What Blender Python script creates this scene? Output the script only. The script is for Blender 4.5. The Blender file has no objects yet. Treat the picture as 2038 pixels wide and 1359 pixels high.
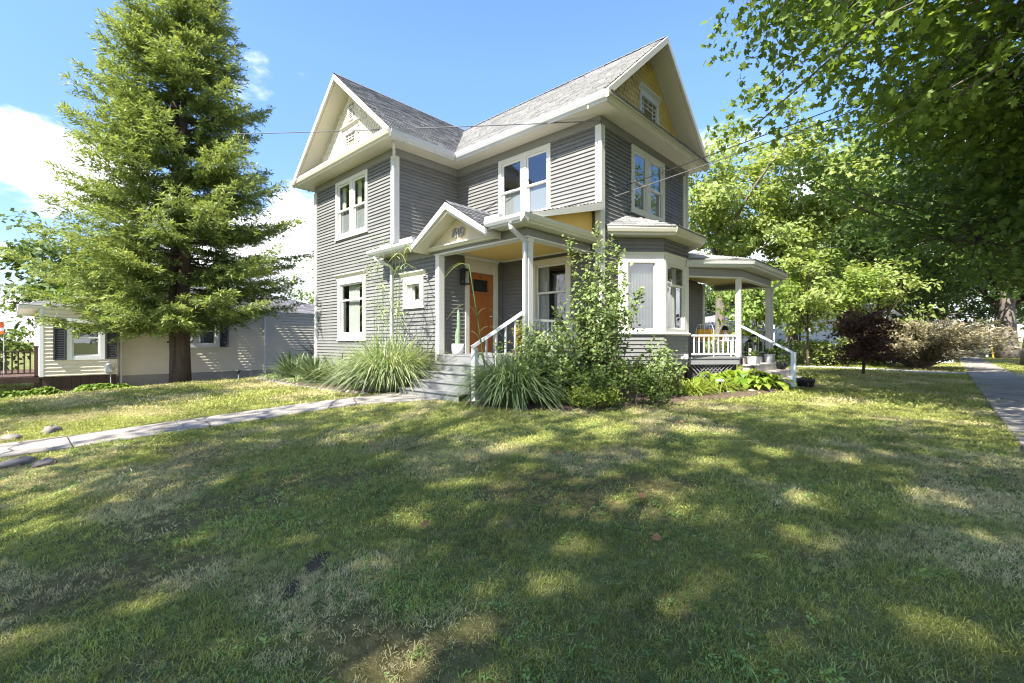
import bpy, math, random
import numpy as np
from mathutils import Vector, Matrix
R = math.radians
random.seed(7)
S = bpy.context.scene
COL = S.collection

# ------------------------------------------------------------------ camera, sky, sun, exposure
cam_d = bpy.data.cameras.new('camera'); cam = bpy.data.objects.new('camera', cam_d); COL.objects.link(cam)
cam.location = (5.92, -9.41, 1.2); cam.rotation_euler = (R(90), 0, R(42.93))
cam_d.sensor_width = 36; cam_d.lens = 16.36; cam_d.clip_start = .05; cam_d.clip_end = 3000
S.camera = cam
SUN_EL, SUN_DX = 52.0, 0.13
w = bpy.data.worlds.new('World'); S.world = w; w.use_nodes = True
def build_world():
    nt = w.node_tree; nt.nodes.clear(); N = nt.nodes.new; L = nt.links.new
    out = N('ShaderNodeOutputWorld'); bg = N('ShaderNodeBackground'); bg.inputs['Strength'].default_value = .15
    sky = N('ShaderNodeTexSky'); sky.sky_type = 'NISHITA'; sky.sun_disc = False
    sky.sun_elevation = R(SUN_EL); sky.sun_rotation = R(180) - SUN_DX
    sky.air_density = 1.0; sky.dust_density = .4; sky.ozone_density = 2.2; sky.altitude = 200
    hs = N('ShaderNodeHueSaturation'); hs.inputs['Saturation'].default_value = 1.17; hs.inputs['Hue'].default_value = .512
    L(sky.outputs[0], hs.inputs['Color'])
    tc = N('ShaderNodeTexCoord'); sep = N('ShaderNodeSeparateXYZ'); L(tc.outputs['Generated'], sep.inputs[0])
    # cumulus layer: the direction flattened a little so that clouds are wider than tall
    mp = N('ShaderNodeMapping'); mp.inputs['Scale'].default_value = (1, 1, 2.1); mp.inputs['Location'].default_value = (7.7, 2.2, 4.0)
    L(tc.outputs['Generated'], mp.inputs[0])
    nz = N('ShaderNodeTexNoise'); nz.inputs['Scale'].default_value = 2.6; nz.inputs['Detail'].default_value = 9; nz.inputs['Roughness'].default_value = .56
    L(mp.outputs[0], nz.inputs['Vector'])
    # more cloud towards the horizon, a clear zenith
    band = N('ShaderNodeMapRange'); band.inputs['From Min'].default_value = .10; band.inputs['From Max'].default_value = .50
    band.inputs['To Min'].default_value = .14; band.inputs['To Max'].default_value = -.16
    L(sep.outputs['Z'], band.inputs['Value'])
    ad = N('ShaderNodeMath'); ad.operation = 'ADD'; L(nz.outputs['Fac'], ad.inputs[0]); L(band.outputs[0], ad.inputs[1])
    rp = N('ShaderNodeMapRange'); rp.interpolation_type = 'SMOOTHSTEP'
    rp.inputs['From Min'].default_value = .50; rp.inputs['From Max'].default_value = .60
    L(ad.outputs[0], rp.inputs['Value'])
    mx = N('ShaderNodeMix'); mx.data_type = 'RGBA'; L(rp.outputs[0], mx.inputs['Factor'])
    ex = N('ShaderNodeMapRange'); ex.inputs['From Min'].default_value = 0; ex.inputs['From Max'].default_value = .5; ex.inputs['To Min'].default_value = .40; ex.inputs['To Max'].default_value = .84; L(sep.outputs['Z'], ex.inputs['Value'])
    sc = N('ShaderNodeVectorMath'); sc.operation = 'SCALE'; L(hs.outputs[0], sc.inputs[0]); L(ex.outputs[0], sc.inputs['Scale']); L(sc.outputs[0], mx.inputs['A'])
    n2 = N('ShaderNodeTexNoise'); n2.inputs['Scale'].default_value = 4.5; n2.inputs['Detail'].default_value = 7; L(mp.outputs[0], n2.inputs['Vector'])
    cm = N('ShaderNodeMix'); cm.data_type = 'RGBA'; c2 = N('ShaderNodeMapRange'); c2.inputs['From Min'].default_value = .35; c2.inputs['From Max'].default_value = .62; L(n2.outputs['Fac'], c2.inputs['Value']); L(c2.outputs[0], cm.inputs['Factor'])
    cm.inputs['A'].default_value = (2.5, 2.65, 2.9, 1); cm.inputs['B'].default_value = (5.4, 5.45, 5.5, 1); L(cm.outputs['Result'], mx.inputs['B'])
    L(mx.outputs['Result'], bg.inputs['Color']); L(bg.outputs[0], out.inputs[0])
build_world()
sd = bpy.data.lights.new('sun', 'SUN'); sun = bpy.data.objects.new('sun', sd); COL.objects.link(sun)
sd.energy = 4.3; sd.angle = R(.53); sd.color = (1, .955, .88)
_d = Vector((SUN_DX * math.cos(R(SUN_EL)), -math.cos(R(SUN_EL)), math.sin(R(SUN_EL))))
sun.rotation_euler = _d.to_track_quat('Z', 'Y').to_euler(); sun.location = (0, -30, 30)
S.view_settings.view_transform = 'Standard'; S.view_settings.look = 'None'
S.view_settings.exposure = 1.9; S.view_settings.gamma = 1.0; S.view_settings.use_curve_mapping = False
S.render.engine = 'CYCLES'
cy = S.cycles; cy.max_bounces = 8; cy.diffuse_bounces = 3; cy.glossy_bounces = 3; cy.transmission_bounces = 4; cy.transparent_max_bounces = 8
cy.filter_width = 1.15; cy.use_denoising = True; cy.caustics_reflective = False; cy.caustics_refractive = False; cy.sample_clamp_indirect = 6

# ------------------------------------------------------------------ materials
MT = {}
def mat(name, col, rough=.6, var=.10, scale=5., bump=0., bscale=60., spec=.3, metal=0., objvar=0., stretch=None, dirt=None):
    m = bpy.data.materials.new(name); m.use_nodes = True; nt = m.node_tree; N = nt.nodes.new; L = nt.links.new
    p = nt.nodes['Principled BSDF']; p.inputs['Roughness'].default_value = rough
    p.inputs['Specular IOR Level'].default_value = spec; p.inputs['Metallic'].default_value = metal
    tc = N('ShaderNodeTexCoord'); src = tc.outputs['Object']
    if stretch:
        mp = N('ShaderNodeMapping'); mp.inputs['Scale'].default_value = stretch; L(src, mp.inputs[0]); src = mp.outputs[0]
    nz = N('ShaderNodeTexNoise'); nz.inputs['Scale'].default_value = scale; nz.inputs['Detail'].default_value = 6; nz.inputs['Roughness'].default_value = .62
    L(src, nz.inputs['Vector'])
    mr = N('ShaderNodeMapRange'); mr.inputs['From Min'].default_value = .25; mr.inputs['From Max'].default_value = .75
    mr.inputs['To Min'].default_value = 1 - var; mr.inputs['To Max'].default_value = 1 + var; L(nz.outputs['Fac'], mr.inputs['Value'])
    fac = mr.outputs[0]
    if objvar:
        oi = N('ShaderNodeObjectInfo'); m2 = N('ShaderNodeMapRange'); m2.inputs['To Min'].default_value = 1 - objvar; m2.inputs['To Max'].default_value = 1 + objvar
        L(oi.outputs['Random'], m2.inputs['Value']); mm = N('ShaderNodeMath'); mm.operation = 'MULTIPLY'; L(fac, mm.inputs[0]); L(m2.outputs[0], mm.inputs[1]); fac = mm.outputs[0]
    vm = N('ShaderNodeVectorMath'); vm.operation = 'SCALE'; vm.inputs[0].default_value = col[:3]; L(fac, vm.inputs['Scale'])
    colout = vm.outputs[0]
    if name == 'concrete':
        wv = N('ShaderNodeTexNoise'); wv.inputs['Scale'].default_value = 2.5; L(src, wv.inputs['Vector']); vs = N('ShaderNodeVectorMath'); vs.operation = 'MULTIPLY_ADD'; vs.inputs[1].default_value = (.35, .35, 0); L(wv.outputs['Color'], vs.inputs[0]); L(src, vs.inputs[2])
        vo = N('ShaderNodeTexVoronoi'); vo.feature = 'DISTANCE_TO_EDGE'; vo.inputs['Scale'].default_value = .55; L(vs.outputs[0], vo.inputs['Vector']); cm = N('ShaderNodeMapRange'); cm.inputs['From Min'].default_value = .004; cm.inputs['From Max'].default_value = .012; cm.inputs['To Min'].default_value = .35; L(vo.outputs['Distance'], cm.inputs['Value'])
        v2 = N('ShaderNodeVectorMath'); v2.operation = 'SCALE'; L(colout, v2.inputs[0]); L(cm.outputs[0], v2.inputs['Scale']); colout = v2.outputs[0]
    if dirt:
        n3 = N('ShaderNodeTexNoise'); n3.inputs['Scale'].default_value = dirt[1]; n3.inputs['Detail'].default_value = 8; n3.inputs['Roughness'].default_value = .7; L(src, n3.inputs['Vector'])
        m3 = N('ShaderNodeMapRange'); m3.inputs['From Min'].default_value = dirt[2]; m3.inputs['From Max'].default_value = dirt[2] + .16; L(n3.outputs['Fac'], m3.inputs['Value'])
        mx = N('ShaderNodeMix'); mx.data_type = 'RGBA'; L(m3.outputs[0], mx.inputs['Factor']); L(colout, mx.inputs['A']); mx.inputs['B'].default_value = (*dirt[0], 1); colout = mx.outputs['Result']
    L(colout, p.inputs['Base Color'])
    if bump:
        n2 = N('ShaderNodeTexNoise'); n2.inputs['Scale'].default_value = bscale; n2.inputs['Detail'].default_value = 5; L(src, n2.inputs['Vector'])
        b = N('ShaderNodeBump'); b.inputs['Strength'].default_value = bump; b.inputs['Distance'].default_value = .01; L(n2.outputs['Fac'], b.inputs['Height']); L(b.outputs[0], p.inputs['Normal'])
    MT[name] = m; return m
def leafmat(name, c1, c2, trans=.35, rough=.5, inst=False, c3=None):
    m = bpy.data.materials.new(name); m.use_nodes = True; nt = m.node_tree; N = nt.nodes.new; L = nt.links.new
    p = nt.nodes['Principled BSDF']; p.inputs['Roughness'].default_value = rough; p.inputs['Specular IOR Level'].default_value = .25
    a = N('ShaderNodeAttribute'); a.attribute_name = 'rnd'
    mx = N('ShaderNodeMix'); mx.data_type = 'RGBA'; mx.inputs['A'].default_value = (*c1, 1); mx.inputs['B'].default_value = (*c2, 1); L(a.outputs['Fac'], mx.inputs['Factor'])
    c = mx.outputs['Result']
    if inst:
        b = N('ShaderNodeAttribute'); b.attribute_type = 'INSTANCER'; b.attribute_name = 'dry'
        m2 = N('ShaderNodeMix'); m2.data_type = 'RGBA'; L(b.outputs['Fac'], m2.inputs['Factor']); L(c, m2.inputs['A']); m2.inputs['B'].default_value = (*c3, 1); c = m2.outputs['Result']
        d = N('ShaderNodeAttribute'); d.attribute_type = 'INSTANCER'; d.attribute_name = 'tone'
        vm = N('ShaderNodeVectorMath'); vm.operation = 'SCALE'; L(c, vm.inputs[0]); L(d.outputs['Fac'], vm.inputs['Scale']); c = vm.outputs[0]
    L(c, p.inputs['Base Color'])
    t = N('ShaderNodeBsdfTranslucent'); g = N('ShaderNodeVectorMath'); g.operation = 'MULTIPLY'; g.inputs[1].default_value = (1.25, 1.2, .6); L(c, g.inputs[0]); L(g.outputs[0], t.inputs['Color'])
    ms = N('ShaderNodeMixShader'); ms.inputs[0].default_value = trans; L(p.outputs[0], ms.inputs[1]); L(t.outputs[0], ms.inputs[2])
    L(ms.outputs[0], nt.nodes['Material Output'].inputs['Surface'])
    MT[name] = m; return m
def glassmat(name, tint, base=.10):
    m = bpy.data.materials.new(name); m.use_nodes = True; nt = m.node_tree; nt.nodes.clear(); N = nt.nodes.new; L = nt.links.new
    o = N('ShaderNodeOutputMaterial'); tr = N('ShaderNodeBsdfTransparent'); tr.inputs[0].default_value = (*tint, 1)
    gl = N('ShaderNodeBsdfGlossy'); gl.inputs['Roughness'].default_value = .015; gl.inputs['Color'].default_value = (.95, .97, 1, 1)
    fr = N('ShaderNodeLayerWeight'); pw_ = N('ShaderNodeMath'); pw_.operation = 'POWER'; pw_.inputs[1].default_value = 3.5; L(fr.outputs['Facing'], pw_.inputs[0]); ad = N('ShaderNodeMath'); ad.operation = 'MULTIPLY_ADD'; ad.inputs[1].default_value = .75; ad.inputs[2].default_value = base + .03; L(pw_.outputs[0], ad.inputs[0])
    tc = N('ShaderNodeTexCoord'); nz = N('ShaderNodeTexNoise'); nz.inputs['Scale'].default_value = 1.3; L(tc.outputs['Object'], nz.inputs['Vector'])
    bp = N('ShaderNodeBump'); bp.inputs['Strength'].default_value = .12; bp.inputs['Distance'].default_value = .03; L(nz.outputs['Fac'], bp.inputs['Height']); L(bp.outputs[0], gl.inputs['Normal'])
    ms = N('ShaderNodeMixShader'); L(ad.outputs[0], ms.inputs[0]); L(tr.outputs[0], ms.inputs[1]); L(gl.outputs[0], ms.inputs[2]); L(ms.outputs[0], o.inputs[0])
    MT[name] = m; return m
def shinglemat(name, c1, c2, c3):
    m = bpy.data.materials.new(name); m.use_nodes = True; nt = m.node_tree; N = nt.nodes.new; L = nt.links.new
    p = nt.nodes['Principled BSDF']; p.inputs['Roughness'].default_value = .9; p.inputs['Specular IOR Level'].default_value = .15
    a = N('ShaderNodeAttribute'); a.attribute_name = 'rnd'; cr = N('ShaderNodeValToRGB'); e = cr.color_ramp.elements
    e[0].color = (*c1, 1); e[1].color = (*c3, 1); x = e.new(.5); x.color = (*c2, 1); L(a.outputs['Fac'], cr.inputs[0])
    tc = N('ShaderNodeTexCoord'); nz = N('ShaderNodeTexNoise'); nz.inputs['Scale'].default_value = 160; nz.inputs['Detail'].default_value = 3; L(tc.outputs['Object'], nz.inputs['Vector'])
    n2 = N('ShaderNodeTexNoise'); n2.inputs['Scale'].default_value = .9; n2.inputs['Detail'].default_value = 5; L(tc.outputs['Object'], n2.inputs['Vector'])
    ad = N('ShaderNodeMath'); ad.operation = 'ADD'; L(nz.outputs['Fac'], ad.inputs[0]); L(n2.outputs['Fac'], ad.inputs[1])
    mr = N('ShaderNodeMapRange'); mr.inputs['From Min'].default_value = .6; mr.inputs['From Max'].default_value = 1.4; mr.inputs['To Min'].default_value = .88; mr.inputs['To Max'].default_value = 1.1; L(ad.outputs[0], mr.inputs['Value'])
    vm = N('ShaderNodeVectorMath'); vm.operation = 'SCALE'; L(cr.outputs[0], vm.inputs[0]); L(mr.outputs[0], vm.inputs['Scale']); L(vm.outputs[0], p.inputs['Base Color'])
    MT[name] = m; return m
mat('grey_paint', (.178, .177, .168), .55, .12, 2.2, .2, 30, objvar=.09)
mat('grey_trim', (.225, .22, .21), .5, .06, 3)
mat('core', (.12, .12, .12), .8)
mat('white_trim', (.66, .64, .58), .45, .04, 2.5, dirt=((.5, .47, .4), 6, .66))
mat('cream', (.60, .565, .46), .5, .05, 2.5)
mat('yellow_paint', (.70, .50, .16), .55, .06, 4, objvar=.07)
mat('cream_shingle', (.70, .64, .48), .6, .06, 5, objvar=.07)
mat('tympanum', (.62, .53, .37), .6, .05, 4)
mat('gutter', (.52, .53, .53), .35, .06, 3, spec=.5)
mat('number_metal', (.30, .30, .30), .4, .05, 8, metal=.3)
mat('stair_paint', (.20, .20, .197), .6, .12, 4, .2, 25, dirt=((.24, .22, .19), 5, .6), objvar=.05)
mat('deck_paint', (.22, .22, .22), .6, .12, 4, .2, 25, objvar=.08)
mat('door_wood', (.34, .115, .028), .42, .3, 9, .1, 30, spec=.4, stretch=(6, 6, .6))
mat('black_metal', (.012, .012, .013), .4, .1, 9, spec=.5)
mat('brass', (.55, .5, .42), .25, .05, 9, metal=1)
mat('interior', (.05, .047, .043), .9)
mat('curtain', (.55, .54, .5), .9, .06, 8)
mat('blind', (.27, .27, .265), .9, .04, 8)
mat('stone', (.34, .27, .19), .9, .35, 6, .8, 25)
mat('concrete', (.29, .26, .22), .9, .16, 2.2, .5, 60, spec=.1, dirt=((.17, .15, .12), 1.6, .53), objvar=.06)
mat('drive_concrete', (.42, .4, .37), .9, .14, .6, .3, 30, spec=.1)
mat('asphalt', (.075, .075, .078), .9, .2, .5, .5, 80, spec=.15)
mat('bark', (.085, .062, .045), .95, .4, 9, 1., 22, stretch=(1, 1, .3))
mat('bark_grey', (.16, .135, .11), .95, .35, 8, 1., 20, stretch=(1, 1, .3))
mat('twig', (.09, .065, .045), .9, .3, 10)
mat('beige_siding', (.76, .68, .53), .55, .05, 2.5, objvar=.03)
mat('vinyl_white', (.78, .78, .77), .45, .03, 3)
mat('shutter', (.055, .056, .062), .6, .1, 6)
mat('redwood', (.075, .045, .035), .75, .3, 8, stretch=(1, 1, .4))
mat('foundation', (.36, .33, .29), .9, .12, 3, .6, 20)
mat('rock', (.17, .15, .13), .9, .4, 3.5, 1., 12)
mat('scar_soil', (.055, .04, .022), .95, .5, 18, 1., 40)
mat('mulch', (.10, .07, .05), .95, .55, 22, 1., 45)
mat('soil', (.15, .11, .065), .95, .4, 8, 1., 30)
mat('cactus', (.20, .27, .17), .6, .25, 14)
mat('glaze_white', (.80, .79, .77), .3, .03, 4, spec=.5)
mat('pot_black', (.02, .02, .022), .4, .1, 5)
mat('cushion', (.62, .30, .02), .8, .1, 8)
mat('wire_black', (.02, .02, .02), .6)
mat('wire_grey', (.12, .12, .12), .6)
mat('meter_grey', (.35, .37, .38), .5)
mat('flag_orange', (.75, .16, .03), .7)
mat('marker_yellow', (.7, .42, .02), .6)
mat('rail_white', (.66, .66, .62), .45, .05, 5)
mat('pale_blue_paint', (.62, .68, .70), .5, .06, 5)
mat('old_deck', (.42, .38, .33), .8, .25, 6, .3, 30, stretch=(1, 1, 1), objvar=.08)
mat('white_wall', (.72, .73, .74), .6, .04, 2)
mat('dead_leaf', (.28, .13, .05), .8, .3, 20)
glassmat('glass', (.82, .86, .84), .10)
glassmat('glass_dark', (.5, .52, .5), .14)
shinglemat('shingle', (.17, .168, .166), (.232, .23, .227), (.295, .292, .288))
shinglemat('shingle_dark', (.16, .155, .16), (.23, .225, .235), (.3, .295, .3))
leafmat('maple_leaf', (.10, .165, .03), (.25, .34, .07), .5)
leafmat('maple_shaded', (.08, .145, .034), (.20, .29, .075), .5)  # darker copy of maple_leaf; shade under the upper crown put into the colour
leafmat('bright_leaf', (.19, .26, .06), (.40, .46, .17), .46)
leafmat('lime_leaf', (.16, .25, .05), (.34, .42, .12), .44)
leafmat('mid_leaf', (.075, .125, .022), (.16, .22, .05), .36)
leafmat('far_leaf', (.060, .10, .028), (.13, .18, .05), .34)
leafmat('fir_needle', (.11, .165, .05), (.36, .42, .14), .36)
leafmat('shrub_leaf', (.13, .20, .055), (.33, .40, .16), .38)
leafmat('purple_leaf', (.06, .032, .028), (.14, .075, .05), .32)
leafmat('juniper_leaf', (.11, .11, .065), (.42, .36, .23), .25)
leafmat('variegated', (.17, .25, .08), (.50, .54, .32), .3)
leafmat('blue_grass', (.10, .165, .06), (.26, .33, .15), .32)
leafmat('yucca_leaf', (.060, .10, .040), (.21, .26, .12), .22)
leafmat('dark_grass_leaf', (.022, .045, .015), (.055, .085, .03), .25)
leafmat('hosta_leaf', (.10, .19, .012), (.30, .38, .05), .35)
leafmat('fern_leaf', (.14, .21, .02), (.34, .38, .08), .35)
leafmat('gold_leaf', (.22, .19, .03), (.42, .34, .05), .35)
leafmat('vine_leaf', (.09, .17, .02), (.24, .32, .08), .35)
leafmat('lawn_blade', (.19, .235, .045), (.35, .37, .10), .36, inst=True, c3=(.56, .48, .29))
leafmat('weed_blade', (.14, .23, .045), (.23, .33, .09), .32, inst=True, c3=(.25, .28, .10))

def ground_material():
    m = bpy.data.materials.new('lawn_ground'); m.use_nodes = True; nt = m.node_tree; N = nt.nodes.new; L = nt.links.new
    p = nt.nodes['Principled BSDF']; p.inputs['Roughness'].default_value = .95; p.inputs['Specular IOR Level'].default_value = .08
    tc = N('ShaderNodeTexCoord')
    def nz(s, d=6, r=.6):
        n = N('ShaderNodeTexNoise'); n.inputs['Scale'].default_value = s; n.inputs['Detail'].default_value = d; n.inputs['Roughness'].default_value = r; L(tc.outputs['Object'], n.inputs['Vector']); return n
    def ramp(n, a, b):
        q = N('ShaderNodeMapRange'); q.inputs['From Min'].default_value = a; q.inputs['From Max'].default_value = b; L(n.outputs['Fac'], q.inputs['Value']); return q.outputs[0]
    def mix(f, a, b):
        x = N('ShaderNodeMix'); x.data_type = 'RGBA'; L(f, x.inputs['Factor'])
        for k, v in (('A', a), ('B', b)):
            if isinstance(v, tuple): x.inputs[k].default_value = (*v, 1)
            else: L(v, x.inputs[k])
        return x.outputs['Result']
    c = mix(ramp(nz(.55), .40, .62), (.11, .15, .03), (.19, .19, .06))
    c = mix(ramp(nz(7, 8, .7), .45, .7), c, (.09, .105, .028))
    c = mix(ramp(nz(1.7, 7, .65), .52, .66), c, (.13, .115, .045))
    c = mix(ramp(nz(38, 4, .7), .5, .72), c, (.22, .18, .10))
    ma = N('ShaderNodeAttribute'); ma.attribute_name = 'moss'; mm = mix(ramp(nz(16, 6, .7), .42, .62), (.10, .085, .03), (.19, .16, .065)); c = mix(ma.outputs['Fac'], c, mm)
    L(c, p.inputs['Base Color'])
    b = N('ShaderNodeBump'); b.inputs['Strength'].default_value = 1; b.inputs['Distance'].default_value = .03; L(nz(45, 6).outputs['Fac'], b.inputs['Height']); L(b.outputs[0], p.inputs['Normal'])
    MT['lawn_ground'] = m
ground_material()

# ------------------------------------------------------------------ mesh helpers
def finish(o, m, parent, smooth):
    COL.objects.link(o)
    if m: o.data.materials.append(MT[m])
    if smooth: o.data.polygons.foreach_set('use_smooth', np.ones(len(o.data.polygons), dtype=bool))
    if parent is not None:
        o.parent = parent
        o.matrix_parent_inverse = Matrix.Translation(-wloc(parent))
    return o
def wloc(o):
    v = Vector(o.location)
    return v if o.type == 'EMPTY' else Vector((0, 0, 0))
def obj(name, v, f, m, parent=None, smooth=False):
    me = bpy.data.meshes.new(name); me.from_pydata(v, [], f); me.update()
    return finish(bpy.data.objects.new(name, me), m, parent, smooth)
def npobj(name, V, F, m, parent=None, rnd=None, smooth=False):
    """V (n,3), F (m,k) arrays"""
    me = bpy.data.meshes.new(name); V = np.asarray(V, np.float32); F = np.asarray(F, np.int32); k = F.shape[1]
    me.vertices.add(len(V)); me.vertices.foreach_set('co', V.ravel())
    me.loops.add(F.size); me.loops.foreach_set('vertex_index', F.ravel())
    me.polygons.add(len(F)); me.polygons.foreach_set('loop_start', np.arange(0, F.size, k, dtype=np.int32))
    try: me.polygons.foreach_set('loop_total', np.full(len(F), k, dtype=np.int32))
    except Exception: pass
    if rnd is not None:
        a = me.attributes.new('rnd', 'FLOAT', 'POINT'); a.data.foreach_set('value', np.asarray(rnd, np.float32))
    me.update(calc_edges=True); me.validate()
    return finish(bpy.data.objects.new(name, me), m, parent, smooth)
def thing(name, label, cat, loc, group=None):
    o = bpy.data.objects.new(name, None); COL.objects.link(o); o.location = loc; o.empty_display_size = .2
    o['label'] = label; o['category'] = cat
    if group: o['group'] = group
    return o
def tag(o, label, cat, group=None):
    o['label'] = label; o['category'] = cat
    if group: o['group'] = group
    return o
def kind(o, k): o['kind'] = k; return o
class Fr:
    """wall frame: O origin, e along the wall, n outward; P(s,t,o)"""
    def __init__(s, x, y, ex, ey): l = math.hypot(ex, ey); s.O = (x, y); s.e = (ex / l, ey / l); s.n = (ey / l, -ex / l)
    def P(s, a, t, o): return (s.O[0] + s.e[0] * a + s.n[0] * o, s.O[1] + s.e[1] * a + s.n[1] * o, t)
WORLD = Fr(0, 0, 1, 0)
class MB:
    def __init__(s): s.v = []; s.f = []
    def pts(s, P, F): b = len(s.v); s.v += [tuple(p) for p in P]; s.f += [tuple(b + i for i in q) for q in F]; return s
    def hexa(s, P): return s.pts(P, [(0, 3, 2, 1), (4, 5, 6, 7), (0, 1, 5, 4), (1, 2, 6, 5), (2, 3, 7, 6), (3, 0, 4, 7)])
    def box(s, x0, x1, y0, y1, z0, z1): return s.hexa([(x0, y0, z0), (x1, y0, z0), (x1, y1, z0), (x0, y1, z0), (x0, y0, z1), (x1, y0, z1), (x1, y1, z1), (x0, y1, z1)])
    def fbox(s, F, a0, a1, t0, t1, o0, o1): P = F.P; return s.hexa([P(a0, t0, o1), P(a1, t0, o1), P(a1, t0, o0), P(a0, t0, o0), P(a0, t1, o1), P(a1, t1, o1), P(a1, t1, o0), P(a0, t1, o0)])
    def ext(s, F, prof, a0, a1):
        n = len(prof); P = [F.P(a0, t, o) for o, t in prof] + [F.P(a1, t, o) for o, t in prof]
        return s.pts(P, [tuple(range(n))[::-1], tuple(range(n, 2 * n))] + [(i, (i + 1) % n, n + (i + 1) % n, n + i) for i in range(n)])
    def slab(s, poly, th):
        n = len(poly); P = [tuple(p) for p in poly] + [(p[0], p[1], p[2] - th) for p in poly]
        return s.pts(P, [tuple(range(n)), tuple(range(n, 2 * n))[::-1]] + [(i, n + i, n + (i + 1) % n, (i + 1) % n) for i in range(n)])
    def tube(s, pts, rad, sides=8, cap=True, up=(0, 0, 1)):
        pts = [Vector(p) for p in pts]; b = len(s.v); n = len(pts)
        if not hasattr(rad, '__len__'): rad = [rad] * n
        for i, p in enumerate(pts):
            d = (pts[min(i + 1, n - 1)] - pts[max(i - 1, 0)]).normalized()
            u = Vector(up) if abs(d.dot(Vector(up))) < .95 else Vector((1, 0, 0))
            a = d.cross(u).normalized(); c = a.cross(d)
            for k in range(sides):
                q = 2 * math.pi * (k + .5) / sides; s.v.append(tuple(p + (a * math.cos(q) + c * math.sin(q)) * rad[i]))
        for i in range(n - 1):
            for k in range(sides):
                k2 = (k + 1) % sides; s.f.append((b + i * sides + k, b + i * sides + k2, b + (i + 1) * sides + k2, b + (i + 1) * sides + k))
        if cap: s.f.append(tuple(b + k for k in range(sides))[::-1]); s.f.append(tuple(b + (n - 1) * sides + k for k in range(sides)))
        return s
    def lathe(s, c, prof, n=20):
        b = len(s.v); k = len(prof)
        for i in range(n):
            a = 2 * math.pi * i / n
            for r, z in prof: s.v.append((c[0] + r * math.cos(a), c[1] + r * math.sin(a), c[2] + z))
        for i in range(n):
            for j in range(k - 1): s.f.append((b + i * k + j, b + ((i + 1) % n) * k + j, b + ((i + 1) % n) * k + j + 1, b + i * k + j + 1))
        return s
    def build(s, name, m, parent=None, smooth=False): return obj(name, s.v, s.f, m, parent, smooth)
def bev(o, wd=.006, seg=2):
    b = o.modifiers.new('b', 'BEVEL'); b.width = wd; b.segments = seg; b.limit_method = 'ANGLE'; return o

# ------------------------------------------------------------------ terrain
def sstep(x, a, b): t = np.clip((np.asarray(x, float) - a) / (b - a), 0, 1); return t * t * (3 - 2 * t)
def gz(x, y):
    x = np.asarray(x, float); y = np.asarray(y, float)
    z = .02 - .24 * sstep(-y, 3.6, 11.) - .58 * sstep(-x, 9.8, 16.2)
    z = z - .10 * sstep(x, 1.5, 6.5) * sstep(y, -6, 2)
    return z
def gzf(x, y): return float(gz(x, y))
def vnoise(x, y, s, seed=0):
    x = np.asarray(x) / s + seed * 17.3; y = np.asarray(y) / s + seed * 9.1
    xi = np.floor(x).astype(np.int64); yi = np.floor(y).astype(np.int64); fx = x - xi; fy = y - yi
    fx = fx * fx * (3 - 2 * fx); fy = fy * fy * (3 - 2 * fy)
    def h(a, b): n = (a * 374761393 + b * 668265263) & 0x7fffffff; n = ((n ^ (n >> 13)) * 1274126177) & 0x7fffffff; return (n & 0xffff) / 65535.
    return (h(xi, yi) * (1 - fx) + h(xi + 1, yi) * fx) * (1 - fy) + (h(xi, yi + 1) * (1 - fx) + h(xi + 1, yi + 1) * fx) * fy
def axis():
    a = list(np.arange(-24, 24.01, .2)); s = .5; x = 24
    while x < 1500: s *= 1.25; x += s; a.append(x); a.insert(0, -x)
    return np.array(a)
ax = axis(); GX, GY = np.meshgrid(ax, ax); GZ = gz(GX, GY)
near = (np.abs(GX) < 24) & (np.abs(GY) < 24)
GZ = GZ + np.where(near, (vnoise(GX, GY, 1.3, 3) - .5) * .03 + (vnoise(GX, GY, .5, 5) - .5) * .012, 0)
n = len(ax); idx = np.arange(n * n).reshape(n, n)
FQ = np.stack([idx[:-1, :-1], idx[:-1, 1:], idx[1:, 1:], idx[1:, :-1]], -1).reshape(-1, 4)
def mossf(x, y): return sstep(vnoise(x, y, .9, 1) * .6 + vnoise(x, y, .33, 2) * .4, .47, .70) * sstep(-np.hypot(np.asarray(x) - 5.92, np.asarray(y) + 9.41), -8, -4)
g_ = kind(npobj('ground', np.stack([GX, GY, GZ], -1).reshape(-1, 3), FQ, 'lawn_ground', smooth=True), 'structure')
_a = g_.data.attributes.new('moss', 'FLOAT', 'POINT'); _a.data.foreach_set('value', mossf(GX, GY).ravel().astype(np.float32))
def sheet(name, poly, dz, m, k='structure', th=.0, parent=None):
    """flat polygon draped on the terrain: fan of a subdivided quad strip (poly = two edges of equal length)"""
    A, B = poly; v = []; f = []; nn = len(A)
    for a, b in zip(A, B):
        for t in (0, .25, .5, .75, 1):
            x = a[0] + (b[0] - a[0]) * t; y = a[1] + (b[1] - a[1]) * t; v.append((x, y, gzf(x, y) + dz))
    for i in range(nn - 1):
        for j in range(4): f.append((i * 5 + j, i * 5 + j + 1, (i + 1) * 5 + j + 1, (i + 1) * 5 + j))
    o = obj(name, v, f, m, parent); o['kind'] = k; return o
def lerp2(a, b, n): return [(a[0] + (b[0] - a[0]) * i / n, a[1] + (b[1] - a[1]) * i / n) for i in range(n + 1)]
def slab_piece(name, q, dz, th, m, parent):
    """one paving slab: four ground corners, raised dz above the terrain"""
    P = [(x, y, gzf(x, y) + dz) for x, y in q]
    c = [(x, y, z - th) for x, y, z in P]
    return bev(obj(name, c + P, [(3, 2, 1, 0), (4, 5, 6, 7), (0, 1, 5, 4), (1, 2, 6, 5), (2, 3, 7, 6), (3, 0, 4, 7)], m, parent), .012, 1)
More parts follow.
